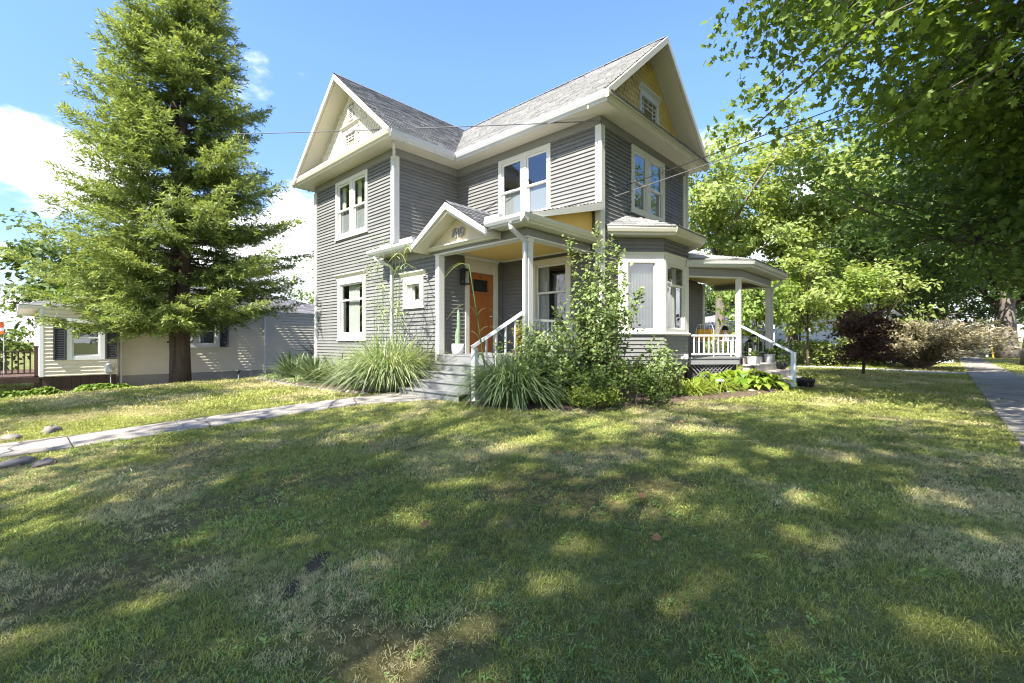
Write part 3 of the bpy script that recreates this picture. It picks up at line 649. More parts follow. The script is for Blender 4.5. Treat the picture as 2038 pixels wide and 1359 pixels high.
# bay window
FA, FB, FC = Fr(0, .77, 1, 1), Fr(.82, 1.59, 0, 1), Fr(.82, 3.04, -1, 1)
LA, LB = 1.1597, 1.45
bay = MB()
for F, L_ in ((FA, LA), (FB, LB), (FC, LA)):
    pass
bayo = [(-.02, .75), (.82, 1.59), (.82, 3.04), (-.02, 3.88)]
for F, L_, wn in ((FA, LA, (.26, .94)), (FB, LB, (.13, 1.20)), (FC, LA, (.2, .95))):
    # siding below the sill and above the windows
    wall(F, L_, .63, 1.37, [], house, zref=ZB, in0=.03, in1=.03, joined=True); wall(F, L_, 3.40, 3.76, [], house, zref=ZB, in0=.03, in1=.03, joined=True)
    c = casing(F, 0.0, L_, 1.42, 3.38, min(wn[0], L_ - wn[1]), house, 'white_trim', 'bay_window', proud=.04, bot=.10)
    x0, x1, z0, z1 = wn[0], wn[1], 1.50, 3.15
    mm = MB()
    cw = min(wn[0], L_ - wn[1])
    if wn[0] > cw: mm.fbox(F, cw - .005, wn[0], 1.51, 3.2, -.02, .037)
    if L_ - wn[1] > cw: mm.fbox(F, wn[1], L_ - cw + .005, 1.51, 3.2, -.02, .037)
    mm.fbox(F, x0, x1, z1, 3.3, -.02, .034).build('trim', 'white_trim', c)
    if F is FA: sash(F, x0 - .005, x1 + .005, z0, z1 + .01, -.01, c, 'white_trim', .03, glass='glass_dark')
    else:
        tm = z0 + (z1 - z0) * .69; sash(F, x0 - .005, x1 + .005, tm - .03, z1 + .01, .01, c, 'white_trim', .06); sash(F, x0 - .004, x1 + .004, z0, tm + .02, -.015, c, 'white_trim', .055)
    if F is not FA:
        drape(F, x0, x0 + (x1 - x0) * .3, z0, z1, -.2, c, 'curtain', 3); drape(F, x0 + (x1 - x0) * .72, x1, z0, z1, -.2, c, 'curtain', 3)
    else: drape(F, x0, x1, z0, z1, -.12, c, 'blind', 9, .012)
    MB().ext(F, [(0, 1.36), (.06, 1.36), (.085, 1.40), (.06, 1.43), (0, 1.43)], -.03, L_ + .03).build('sill', 'white_trim', c)
    MB().ext(F, [(0, 3.34), (.045, 3.34), (.055, 3.37), (.085, 3.40), (0, 3.41)], -.03, L_ + .03).build('head_moulding', 'white_trim', c)
MB().slab([(x, y, 1.38) for x, y in ((.0, .98), (.72, 1.70), (.72, 2.93), (0, 3.65))], .76).build('bay_floor', 'core', house)
MB().slab([(x, y, 3.8) for x, y in ((.0, .98), (.72, 1.70), (.72, 2.93), (0, 3.65))], .42).build('bay_ceiling', 'core', house)
MB().slab([(x, y, .632) for x, y in bayo], .05).build('bay_soffit', 'grey_trim', house)
MB().box(-.14, -.10, .8, 3.85, 1.3, 3.5).build('bay_backing', 'interior', house)
ov = .36; k_ = ov * math.tan(R(22.5))
bo = [(.0, .77 - ov * 1.414), (.82 + ov, 1.59 - k_), (.82 + ov, 3.04 + k_), (0, 3.86 + ov * 1.414)]
MB().slab([(x, y, 3.80) for x, y in bo], .04).build('bay_cornice', 'cream', house)
BP = [(-.30, 3.762), (-.02, 3.762), (.0, 3.80), (.05, 3.83), (.08, 3.90), (.085, 3.94), (.0, 3.945), (-.3, 3.945)]
for a, b in zip(bo[:-1], bo[1:]):
    l = math.hypot(b[0] - a[0], b[1] - a[1]); MB().ext(Fr(a[0], a[1], b[0] - a[0], b[1] - a[1]), BP, -.035 if a is not bo[0] else 0, l + .035).build('crown_moulding', 'cream', house)
bt = [(.0, 1.25, 4.42), (.0, 1.25, 4.42), (.0, 3.38, 4.42), (.0, 3.38, 4.42)]
bo2 = [(0.0, .77 - ov * 1.414 - .1), (.82 + ov + .08, 1.59 - k_ - .04), (.82 + ov + .08, 3.04 + k_ + .04), (0, 3.86 + ov * 1.414 + .1)]
for i in range(3):
    a, b = bo2[i], bo2[i + 1]; poly = [(a[0], a[1], 3.955), (b[0], b[1], 3.955), bt[i + 1], bt[i]] if i == 1 else ([(a[0], a[1], 3.955), (b[0], b[1], 3.955), bt[i]])
    MB().slab(poly, .02).build('bay_roof', 'shingle', house); shingles(poly, house, seed=70 + i, name='bay_shingles')
# stone piers and dark void under the bay and the house side
for x, y, wd in ((.62, 3.0, .2), (.05, .1, .22), (-.25, -2.0, .2)):
    b = MB(); z = gzf(x, y) - .1; rg = random.Random(int(x * 100)); zz = z
    p = None
    pr = MB().box(x - wd / 2 + .02, x + wd / 2 - .02, y - wd / 2 + .02, y + wd / 2 - .02, z, .62).build('stone_pier', 'stone', house)
    while zz < .6:
        h = min(rg.uniform(.12, .2), .62 - zz)
        if h < .03: break
        j = rg.uniform(-.015, .015); bev(MB().box(x - wd / 2 + j, x + wd / 2 + j, y - wd / 2 - j, y + wd / 2 - j, zz + .006, zz + h).build('stone', 'stone', pr), .02); zz += h
# ---- front porch
DZ = .89
pd = MB().box(-3.15, -.06, -2.30, -.01, DZ - .2, DZ - .03).build('porch_deck', 'deck_paint', house)
for i in range(24):
    x = -3.14 + i * .13; MB().box(x, x + .124, -2.37, -.04, DZ - .03, DZ).build('floorboard', 'deck_paint', pd)
MB().box(-3.15, -.04, -2.36, -2.32, DZ - .16, DZ - .032).box(-.09, -.045, -2.30, 0, DZ - .25, DZ - .032).build('rim_board', 'stair_paint', pd)
for i in range(26): MB().box(-3.1 + i * .118, -3.0 + i * .118, -2.315, -2.30, .05, DZ - .17).build('skirt_board', 'stair_paint', pd)
stp = MB().box(-3.02, -1.0, -2.60, -2.345, -.02, .60).build('front_steps', 'stair_paint', house); rise = (DZ + .0) / 5
for x in (-3.0, -2.0, -1.02): MB().pts([(x - .02, -2.33, 0), (x + .02, -2.33, 0), (x + .02, -2.33, .68), (x - .02, -2.33, .68), (x - .02, -3.42, 0), (x + .02, -3.42, 0)], [(0, 1, 2, 3), (0, 3, 4), (1, 5, 2), (3, 2, 5, 4), (0, 4, 5, 1)]).build('stringer', 'stair_paint', stp)
for k in range(4):
    z = DZ - rise * (k + 1); y1 = -2.34 - .285 * k
    bev(MB().box(-3.06, -.98, y1 - .335, y1, z - .035, z).build('tread', 'stair_paint', stp), .008)
    MB().box(-3.03, -1.0, y1 - .022, y1 - .002, z + .0005, z + rise - .042).build('riser', 'stair_paint', stp)
yb = -2.34 - .285 * 4; MB().box(-3.03, -1.0, yb - .02, yb, -.05, rise - .041).build('riser', 'stair_paint', stp)
# posts, beams, ceiling
def post(x, y, z0, z1, wd, name='post', m='white_trim', parent=house, base=True):
    b = MB().box(x - wd / 2, x + wd / 2, y - wd / 2, y + wd / 2, z0, z1)
    if base: b.box(x - wd / 2 - .02, x + wd / 2 + .02, y - wd / 2 - .02, y + wd / 2 + .02, z0 - .0005, z0 + .14).box(x - wd / 2 - .015, x + wd / 2 + .015, y - wd / 2 - .015, y + wd / 2 + .015, z1 - .1, z1 + .0005)
    return bev(b.build(name, m, parent), .006)
PX, PY = -.33, -2.20
post(PX, PY, DZ, 3.33, .145)
bev(MB().box(-3.235, -3.09, Y1 - .075, Y1 + .10, ZB, 3.33).build('corner_post', 'white_trim', house), .006)
b = MB().box(-3.24, PX + .09, PY - .13, PY + .07, 3.335, 3.56).box(PX - .11, PX + .09, PY + .071, -.04, 3.336, 3.56)
b.build('porch_beam', 'grey_trim', house)
MB().box(-3.25, PX + .11, PY - .15, PY + .09, 3.305, 3.334).box(PX - .13, PX + .11, PY + .0905, -.04, 3.306, 3.3345).build('beam_trim', 'white_trim', house)
MB().box(-3.1, PX - .05, -2.1, -.05, 3.45, 3.5).build('porch_ceiling', 'yellow_paint', house)
MB().box(-3.12, PX - .115, -2.125, -2.075, 3.40, 3.449).box(-3.12, PX - .115, -.075, -.045, 3.40, 3.449).box(-3.12, -3.07, -2.07, -.08, 3.401, 3.4492).build('ceiling_moulding', 'white_trim', house)
MB().fbox(FV, -.02, 1.94, 3.32, 3.52, 0, .045).build('frieze', 'grey_trim', house)
# shed roof with gutter, gabled entry
GXL, GXR = -3.44, -1.02; EY = -2.70; SE, ST = 3.63, 4.44; sh_sl = (ST - SE) / (0 - EY)
MB().box(-5.58, GXL, EY, Y1 + .2, 3.525, 3.56).build('porch_soffit', 'cream', house); MB().box(GXR, PX + .2, EY, Y1 + .2, 3.525, 3.56).build('porch_soffit', 'cream', house)
ym = -2.30; zm = SE + sh_sl * (ym - EY + .06) * (2.70 - .035) / 2.70
for k, (xa, xb, ya, za) in enumerate(((X1 + .01, GXL, EY - .06, SE), (GXL, GXR, ym, zm), (GXR, .09, EY - .06, SE))):
    shed = [(xa, ya, za), (xb, ya, za), (xb, -.035, ST), (xa, -.035, ST)]; MB().slab(shed, .05).build('porch_roof', 'cream', house); shingles(shed, house, seed=131 + k, name='porch_shingles')
stub = [(-5.6, EY - .06, SE), (X1 + .01, EY - .06, SE), (X1 + .01, Y1 - .05, SE + sh_sl * .5), (-5.6, Y1 - .05, SE + sh_sl * .5)]
MB().slab(stub, .05).build('porch_roof', 'cream', house); shingles(stub, house, seed=32, name='porch_shingles')
QP = [(0, 3.50), (.035, 3.50), (.05, 3.53), (.085, 3.545), (.12, 3.60), (.13, 3.66), (.11, 3.66), (.09, 3.62), (0, 3.62)]
for a, b in ((-5.62, -3.46), (-1.0, .12)): MB().ext(Fr(a, EY, 1, 0), QP, 0, b - a).build('gutter', 'gutter', house)
MB().box(-4.05, -3.52, EY - .13, EY - .02, 3.665, 3.74).build('gutter_guard', 'gutter', house); MB().box(-.98, -.55, EY - .13, EY - .02, 3.665, 3.74).build('gutter_guard', 'gutter', house)
# right end of the porch roof: cornice return, yellow triangle, rake
MB().ext(Fr(.0, EY - .12, 0, 1), QP, 0, 2.70).build('crown_moulding', 'cream', house)
MB().box(-.22, -.0, EY, -.04, 3.50, 3.535).build('porch_soffit', 'cream', house)
tr = [(-.20, EY + .05, 3.56), (-.20, -.04, 3.56), (-.20, -.04, ST - .06)]
MB().pts(tr + [(-.24, y, z) for x, y, z in tr], [(0, 1, 2), (5, 4, 3), (0, 3, 4, 1), (1, 4, 5, 2), (2, 5, 3, 0)]).build('gable_panel', 'yellow_paint', house)
rk = [(EY - .08, SE - .01), (-.04, ST - .01), (-.04, ST - .17), (EY - .08, SE - .10)]
MB().pts([(.02, y, z - .0) for y, z in rk] + [(.10, y, z) for y, z in rk], [(0, 1, 2, 3), (7, 6, 5, 4), (0, 4, 5, 1), (1, 5, 6, 2), (2, 6, 7, 3), (3, 7, 4, 0)]).build('rake_board', 'white_trim', house)
rk2 = [(EY, SE - .055), (-.04, ST - .055), (-.04, ST - .09), (EY, SE - .09)]
MB().pts([(-.2, y, z) for y, z in rk2] + [(.019, y, z) for y, z in rk2], [(0, 1, 2, 3), (7, 6, 5, 4), (0, 4, 5, 1), (1, 5, 6, 2), (2, 6, 7, 3), (3, 7, 4, 0)]).build('rake_soffit', 'cream', house)
GX0, GXM, GX1, GA, GE, GYF = -3.50, -2.22, -.96, 4.30, 3.53, -2.84
gl = [(GX0, GYF, GE), (GX0, -1.9, GE), (GXM, -.35, GA), (GXM, GYF, GA)]; gr = [(GX1, -1.9, GE), (GX1, GYF, GE), (GXM, GYF, GA), (GXM, -.35, GA)]
for i, p in enumerate((gl, gr)): MB().slab(p, .06).build('entry_roof', 'cream', house); shingles(p, house, seed=41 + i, name='entry_shingles')
rc = MB(); ridgecap((GXM, GYF, GA), (GXM, -.4, GA)); rc.build('ridge_cap', 'shingle_dark', house)
for sg, ex in ((-1, GX0), (1, GX1)):
    q = [(GXM, GA - .065), (ex, GE - .065), (ex + sg * .0, GE - .17), (GXM, GA - .23)]
    r = MB(); r.pts([(s, -2.36, t) for s, t in q] + [(s, GYF + .05, t) for s, t in q], [(0, 1, 2, 3), (7, 6, 5, 4), (0, 4, 5, 1), (1, 5, 6, 2), (2, 6, 7, 3), (3, 7, 4, 0)]); r.build('rake_soffit', 'cream', house)
    q = [(GXM, GA - .0), (ex + sg * .02, GE - .012), (ex + sg * .02, GE - .13), (GXM, GA - .15)]
    r = MB(); r.pts([(s, GYF + .049, t) for s, t in q] + [(s, GYF - .01, t) for s, t in q], [(0, 1, 2, 3), (7, 6, 5, 4), (0, 4, 5, 1), (1, 5, 6, 2), (2, 6, 7, 3), (3, 7, 4, 0)]); r.build('rake_board', 'white_trim', house)
ty = [(GX0 + .10, 3.45), (GX1 - .10, 3.45), (GXM, GA - .20)]
MB().pts([(s, -2.42, t) for s, t in ty] + [(s, -2.34, t) for s, t in ty], [(0, 1, 2), (5, 4, 3), (0, 3, 4, 1), (1, 4, 5, 2), (2, 5, 3, 0)]).build('gable_panel', 'tympanum', house)
MB().ext(Fr(GX0 + .1, -2.33, 1, 0), [(0, 3.40), (.10, 3.40), (.12, 3.43), (.17, 3.455), (.17, 3.48), (0, 3.49)], 0, GX1 - GX0 - .2).build('cornice', 'cream', house)
# the house number 619
def digit(path, cx, nm):
    pts = [(GXM + (cx - GXM) * 1.1 + x * 1.25, -2.455, 3.66 + z * 1.3) for x, z in path]; return MB().tube(pts, .019, 6, up=(0, 1, 0)).build('house_number', 'number_metal', house)
def circ(cx, cz, rx, rz, a0, a1, n=20): return [(cx + rx * math.cos(R(a0 + (a1 - a0) * i / n)), cz + rz * math.sin(R(a0 + (a1 - a0) * i / n))) for i in range(n + 1)]
digit([(.03, .105), (-.01, .10), (-.04, .065)] + circ(0, 0, .055, .055, 160, 520), GXM - .135, '6')
digit([(-.02, .09), (.0, .105), (.0, -.055)], GXM - .02, '1')
digit([(-.03, -.055), (.01, -.05), (.042, -.005)] + circ(0, .05, .055, .055, -20, 340), GXM + .095, '9')
# downspouts
def pipe(pts, name='downspout', r=.042, m='gutter', parent=house):
    o = MB().tube(pts, r * 1.25, 4).build(name, m, parent); return bev(o, .008)
def strap(x, y, z): MB().box(x - .06, x + .06, y - .055, y + .05, z, z + .03).build('strap', 'gutter', house)
pipe([(-4.72, -2.55, 6.55), (-4.73, -2.54, 6.44), (-5.0, -2.36, 6.2), (-5.045, -2.345, 6.1), (-5.045, -2.345, 3.88), (-5.07, -2.37, 3.80), (-5.36, -2.50, 3.79), (-5.42, -2.52, 3.74), (-5.42, -2.52, 3.66)])
pipe([(-5.36, -2.72, 3.52), (-5.36, -2.71, 3.42), (-5.18, -2.36, 3.25), (-5.15, -2.335, 3.17), (-5.15, -2.335, .35), (-5.15, -2.42, .28)])
pipe([(-.30, -2.77, 3.52), (-.30, -2.76, 3.43), (-.31, -2.40, 3.27), (-.31, -2.33, 3.19), (-.31, -2.33, .55), (-.31, -2.42, .45)])
pipe([(.07, 4.84, 6.52), (.07, 4.83, 6.2), (.07, 4.83, 3.6)])
# wall lamp by the door
lamp = thing('wall_lantern', 'black box wall lantern left of the orange front door', 'lantern', FD.P(.72, 2.7, .04))
b = MB(); b.fbox(FD, .64, .76, 2.76, 3.04, .03, .05).fbox(FD, .69, .71, 3.0, 3.03, .05, .14).build('backplate', 'black_metal', lamp)
b = MB(); a0, a1, o0, o1, z0, z1 = .60, .78, .07, .25, 2.66, 3.0
for a in (a0, a1 - .016):
    for o in (o0, o1 - .016): b.fbox(FD, a, a + .016, z0, z1, o, o + .016)
b.fbox(FD, a0 - .001, a1 + .001, z0 - .015, z0 + .012, o0 - .001, o1 + .001).fbox(FD, a0 - .01, a1 + .01, z1, z1 + .025, o0 - .01, o1 + .01).fbox(FD, a0 + .03, a1 - .03, z1 + .025, z1 + .05, o0 + .03, o1 - .03)
b.build('cage', 'black_metal', lamp)
MB().fbox(FD, a0 + .008, a1 - .008, z0 + .012, z1, o1 - .010, o1 - .007).fbox(FD, a0 + .007, a0 + .01, z0 + .012, z1, o0 + .012, o1 - .012).build('pane', 'glass', lamp)
MB().fbox(FD, .68, .70, z0 + .02, z0 + .16, .15, .17).build('bulb', 'glaze_white', lamp)
# front hand rail
hr = MB(); N1 = (-.90, -3.16)
bev(MB().box(N1[0] - .05, N1[0] + .05, N1[1] - .05, N1[1] + .05, -.05, 1.08).build('newel_post', 'rail_white', house), .006)
a, b = Vector((N1[0], N1[1] - .06, 1.06)), Vector((PX - .0, PY - .07, 1.80)); d = (b - a).normalized(); s = Vector((0, 0, 1)).cross(d).normalized(); u = d.cross(s)
MB().hexa([a - s * .05 - u * .0, b - s * .05, b + s * .05, a + s * .05, a - s * .05 + u * .06, b - s * .05 + u * .06, b + s * .05 + u * .06, a + s * .05 + u * .06]).build('handrail', 'rail_white', house)
for k in range(4):
    p = a.lerp(b, .25 + k * .18); bz = DZ - rise * max(0, min(4, math.floor((-2.34 - p.y) / .285) + 1)) if p.y < -2.34 else DZ
    MB().box(p.x - .016, p.x + .016, p.y - .016, p.y + .016, bz, p.z).build('baluster', 'rail_white', house)
# side rail of the porch
for z in (1.0, 1.62): MB().box(PX - .03, PX + .03, PY + .1, -.06, z, z + .05).build('porch_rail', 'white_trim', house)
for k in range(14): yy = PY + .2 + k * .145; MB().box(PX - .016, PX + .016, yy - .016, yy + .016, 1.05, 1.62).build('baluster', 'white_trim', house)

# ---- rear side porch
RD = .77; P1, P2 = (1.72, 4.35), (1.72, 7.3); C2 = (.84, 3.1)
floor = [(.1, 3.9), (.80, 3.2), (P1[0] + .06, P1[1] - .05), (P2[0] + .06, P2[1] + .06), (.05, P2[1] + .06), (.05, 4.8)]
rp_ = MB().slab([(x, y, RD) for x, y in floor], .04).build('rear_deck', 'deck_paint', house)
MB().slab([(x * .985, 5 + (y - 5) * .985, RD - .041) for x, y in floor], .16).build('rim_board', 'deck_paint', rp_)
# lattice skirt below the deck edge
a, b = Vector((.78, 3.25, 0)), Vector((P1[0] + .02, P1[1] - .04, 0)); F = Fr(a.x, a.y, b.x - a.x, b.y - a.y); L_ = (b - a).length
MB().fbox(F, 0, L_, -.1, RD - .2, -.2, -.12).build('lattice_backing', 'interior', rp_)
for k in range(-5, int(L_ / .11) + 1):
    for sg in (1, -1):
        s0 = k * .11; z0, z1 = .02, RD - .2; s1 = s0 + (z1 - z0)
        q = [(s0, z0 if sg > 0 else z1), (s0 + .035, z0 if sg > 0 else z1), (s1 + .035, z1 if sg > 0 else z0), (s1, z1 if sg > 0 else z0)]
        if s0 < 0 or s1 + .035 > L_: continue
        o = -.04 if sg > 0 else -.052
        MB().pts([F.P(s, t, o) for s, t in q] + [F.P(s, t, o - .01) for s, t in q], [(0, 1, 2, 3), (7, 6, 5, 4), (0, 4, 5, 1), (1, 5, 6, 2), (2, 6, 7, 3), (3, 7, 4, 0)]).build('lattice_slat', 'grey_paint', rp_)
for p in (P1, P2): post(p[0], p[1], RD, 2.95, .13, m='white_trim', base=False)
def beam(a, b, z0, z1, wd, m, name='rear_beam', ext=.0):
    l = math.hypot(b[0] - a[0], b[1] - a[1]); MB().fbox(Fr(a[0], a[1], b[0] - a[0], b[1] - a[1]), -ext, l + ext, z0, z1, -wd / 2, wd / 2).build(name, m, house)
C2b = (.80, 3.12); W2 = (0.05, 7.3)
for a, b in ((C2b, P1), (P1, P2), (P2, W2)): beam(a, b, 2.98, 3.2, .15, 'grey_trim', ext=.02); beam(a, b, 2.948, 2.979, .18, 'white_trim', 'beam_trim', .03)
MB().slab([(x, y, 3.16) for x, y in ((.05, 3.95), (.78, 3.3), (P1[0] - .08, P1[1]), (P2[0] - .08, P2[1] - .08), (.05, P2[1] - .08))], .03).build('porch_ceiling', 'yellow_paint', house)
oo = .38
ro = [(.86, 2.90), (P1[0] + oo, P1[1] - oo * .45), (P2[0] + oo, P2[1] + oo), (-.2, P2[1] + oo)]
MB().slab([(x, y, 3.24) for x, y in ((.02, 3.7), *ro[:3], (.02, P2[1] + oo))], .036).build('porch_soffit', 'cream', house)
UP = [(-.02, 3.20), (.03, 3.20), (.045, 3.24), (.09, 3.28), (.11, 3.36), (.0, 3.37), (-.02, 3.37)]
for a, b in zip(ro[:-1], ro[1:]): MB().ext(Fr(a[0], a[1], b[0] - a[0], b[1] - a[1]), UP, -.04, math.hypot(b[0] - a[0], b[1] - a[1]) + .04).build('gutter', 'gutter', house)
ap = [(.02, 3.9, 3.92), (.02, 5.6, 3.98)]
for i, poly in enumerate(([(ro[0][0], ro[0][1], 3.40), (ro[1][0] + .08, ro[1][1] - .05, 3.40), (.03, 5.2, 3.98), (.03, 3.5, 3.85)], [(ro[1][0] + .08, ro[1][1] - .05, 3.40), (ro[2][0] + .08, ro[2][1] + .08, 3.40), (.03, 5.2, 3.98)], [(ro[2][0] + .08, ro[2][1] + .08, 3.40), (-.2, ro[3][1] + .08, 3.40), (.03, 5.2, 3.98)])):
    MB().slab(poly, .03).build('rear_roof', 'cream', house)
    if i < 2: shingles(poly[:2] + poly[2:], house, seed=90 + i, name='rear_shingles')
pipe([(2.05, 7.55, 3.22), (2.05, 7.5, 3.12), (1.83, 7.36, 2.9), (1.82, 7.34, 2.8), (1.82, 7.34, .5)])
def railing(a, b, z0, z1, n, m='white_trim', wd=.03, h=.05):
    F = Fr(a[0], a[1], b[0] - a[0], b[1] - a[1]); L_ = math.hypot(b[0] - a[0], b[1] - a[1])
    r = MB().fbox(F, 0, L_, z0, z0 + h, -wd, wd).fbox(F, 0, L_, z1 - h, z1, -wd, wd).build('railing', m, house)
    for k in range(n): s = L_ * (k + .5) / n; MB().fbox(F, s - .014, s + .014, z0 + h, z1 - h, -.014, .014).build('baluster', m, r)
railing((.86, 3.22), (P1[0] - .06, P1[1] - .10), RD + .06, 1.39, 9)
railing((.1, P2[1]), (P2[0] - .07, P2[1]), RD + .06, 1.39, 10)
# rear steps, newel and rail
rsp = MB().box(1.81, 2.05, 4.5, 7.1, -.05, .5).build('rear_steps', 'old_deck', house); r2 = (RD + .08) / 4
for yy in (4.48, 7.12): MB().pts([(1.8, yy - .02, 0), (1.8, yy + .02, 0), (1.8, yy + .02, .58), (1.8, yy - .02, .58), (2.85, yy - .02, -.05), (2.85, yy + .02, -.05)], [(0, 1, 2, 3), (0, 3, 4), (1, 5, 2), (3, 2, 5, 4), (0, 4, 5, 1)]).build('stringer', 'old_deck', rsp)
for k in range(3):
    z = RD - r2 * (k + 1); x0 = P1[0] + .08 + .30 * k
    bev(MB().box(x0, x0 + .33, 4.42, 7.2, z - .04, z).build('tread', 'old_deck', rsp), .008); MB().box(x0 + .002, x0 + .022, 4.45, 7.15, z + .0005, z + r2 - .041).build('riser', 'old_deck', rsp)
MB().box(x0 + .30, x0 + .32, 4.45, 7.15, -.12, z - .041).build('riser', 'old_deck', rsp)
N2 = (3.04, 4.42)
bev(MB().box(N2[0] - .055, N2[0] + .055, N2[1] - .055, N2[1] + .055, -.1, .93).build('newel_post', 'pale_blue_paint', house), .006)
a, b = Vector((N2[0] + .02, N2[1], .86)), Vector((P1[0] + .06, P1[1], 1.60)); d = (b - a).normalized(); s = Vector((0, 0, 1)).cross(d).normalized(); u = d.cross(s)
MB().hexa([a - s * .04, b - s * .04, b + s * .04, a + s * .04, a - s * .04 + u * .055, b - s * .04 + u * .055, b + s * .04 + u * .055, a + s * .04 + u * .055]).build('handrail', 'pale_blue_paint', house)
print('boards', BOARDS, 'scales', g1, g2)

# ------------------------------------------------------------------ vegetation helpers
def unit(a): return a / np.maximum(np.linalg.norm(a, axis=-1, keepdims=True), 1e-9)
DIAMOND = (np.array([(0, -.5, 0), (.28, -.05, .07), (0, .5, -.03), (-.28, -.05, .07)]), [(0, 1, 2, 3)])
OVAL = (np.array([(0, -.5, 0), (.25, -.22, .05), (.27, .12, .06), (0, .5, -.05), (-.27, .12, .06), (-.25, -.22, .05)]), [(0, 1, 2, 3), (0, 3, 4, 5)])
_m = [(0, -.5), (.42, -.32), (.24, -.04), (.50, .20), (.17, .22), (0, .55)]
MAPLE = (np.array([(x, y, .10 * abs(x) - .12 * y * y) for x, y in _m] + [(-x, y, .10 * abs(x) - .12 * y * y) for x, y in _m[1:-1][::-1]]), None)
NEEDLE = (np.array([(0, 0, 0), (.13, .45, .03), (0, 1, 0), (-.13, .45, .03)]), [(0, 1, 2, 3)])
def leaf_arrays(C, Nn, D, size, shape, aspect=1.):
    """place a leaf shape at each centre C with normal Nn and tip direction D"""
    V, Fc = shape
    n = unit(Nn); t = unit(D - n * np.sum(D * n, -1, keepdims=True)); b = np.cross(t, n)
    sz = np.asarray(size)[:, None]
    P = C[:, None, :] + sz[:, :, None] * (V[None, :, 0:1] * aspect * b[:, None, :] + V[None, :, 1:2] * t[:, None, :] + V[None, :, 2:3] * n[:, None, :])
    k = len(V); base = np.arange(len(C))[:, None] * k
    if Fc is None: F = base + np.arange(k)[None, :]
    else: F = np.concatenate([base + np.array(f)[None, :] for f in Fc], 0)
    return P.reshape(-1, 3), F
def leaves(name, C, Nn, D, size, shape, m, parent, rnd, aspect=1.):
    P, F = leaf_arrays(C, Nn, D, size, shape, aspect); k = len(shape[0])
    return npobj(name, P, F, m, parent, np.repeat(np.clip(rnd, 0, 1), k))
def curve(a, b, c, n): t = np.linspace(0, 1, n)[:, None]; return (1 - t) ** 2 * a + 2 * t * (1 - t) * b + t * t * c
def frustum(p, m=.04):
    dx, dy = p[:, 0] - 5.92, p[:, 1] + 9.41; r = .732 * dx + .681 * dy; d = -.681 * dx + .732 * dy; q = np.maximum(d, .01)
    return (d > 0) & (np.abs(r) / q < 1.10 + m * 4) & ((p[:, 2] - 1.2) / q < .734 + m * 2)
def broadleaf(name, label, base, top, cc, cr, seed, n_limb=9, n_clump=160, per=70, lsize=.14, clump_r=.55, m='mid_leaf', bark='bark_grey', trunk_r=.3, shape=DIAMOND, keep=None, flat=.55, group=None, fork=.35, lump=.3, cat='tree', shell=.42, thin=.02):
    rg = np.random.default_rng(seed); base = np.array([base[0], base[1], gzf(base[0], base[1]) - .05]); cc = np.array(cc, float); cr = np.array(cr, float)
    t = thing(name, label, cat, tuple(base), group)
    d = unit(rg.normal(size=(n_clump, 3))); az = np.arctan2(d[:, 1], d[:, 0])
    lm = 1 + lump * (np.sin(az * 3 + seed) * .5 + np.sin(az * 5 + d[:, 2] * 4 + seed * 2) * .5) + rg.normal(0, .06, n_clump)
    cl = cc + d * cr * (rg.random((n_clump, 1)) ** shell) * lm[:, None]
    if keep is not None: cl = cl[~frustum(cl)] if keep.__name__ == 'canopy' else cl[keep(cl)]
    # limbs
    seeds = cl[rg.choice(len(cl), n_limb, replace=False)]
    own = np.argmin(((cl[:, None] - seeds[None]) ** 2).sum(-1), 1)
    tp = np.array([cc[0] * .6 + base[0] * .4, cc[1] * .6 + base[1] * .4, top]); mb = MB()
    trunk = curve(base, np.array([base[0], base[1], base[2] + (top - base[2]) * .6]), tp, 9)
    mb.tube(trunk, [trunk_r * (1.35 if i == 0 else 1.05 - .8 * i / 8) for i in range(9)], 10)
    lb = MB()
    for i in range(n_limb):
        c = cl[own == i]
        if not len(c): continue
        tgt = c.mean(0) * .8 + seeds[i] * .2; k = int(np.clip(round((fork + (1 - fork) * rg.random() * .9) * 8), 2, 8)); a = trunk[k]
        mid = (a + tgt) / 2 + np.array([0, 0, .12 * np.linalg.norm(tgt - a)]) + rg.normal(0, .25, 3)
        pth = curve(a, mid, tgt, 8); r0 = trunk_r * (.62 - .4 * k / 8)
        lb.tube(pth, [max(r0 * (1 - .75 * j / 7), .015) for j in range(8)], 7)
        for q in c:
            j = rg.integers(2, 8); p = pth[j]; md = (p + q) / 2 + rg.normal(0, .15, 3); lb.tube(curve(p, md, q, 4), [max(r0 * .22 * (1 - .2 * z), thin * .6) for z in range(4)], 4, False)
    mb.build('trunk', bark, t, True); lb.build('limbs', bark, t, True)
    n = len(cl) * per; ci = np.repeat(np.arange(len(cl)), per)
    off = unit(rg.normal(size=(n, 3))) * (rg.random((n, 1)) ** .45) * 1.75 * clump_r * np.array([1, 1, flat]) * (.7 + .6 * rg.random((len(cl), 1)))[ci]
    C = cl[ci] + off
    if keep is not None: ok = keep(C); C = C[ok]; ci = ci[ok]; off = off[ok]; n = len(C)
    out = unit(C - cc); Nn = unit(np.array([0, 0, .75]) + out * .45 + rg.normal(size=(n, 3)) * .55); D = unit(out * .5 + rg.normal(size=(n, 3)) * .8 + np.array([0, 0, -.35]))
    rnd = .55 * rg.random(len(cl))[ci] + .45 * rg.random(n)
    leaves('crown', C, Nn, D, lsize * (.7 + .6 * rg.random(n)), shape, m, t, rnd)
    return t
def outside(p): return ~frustum(p)

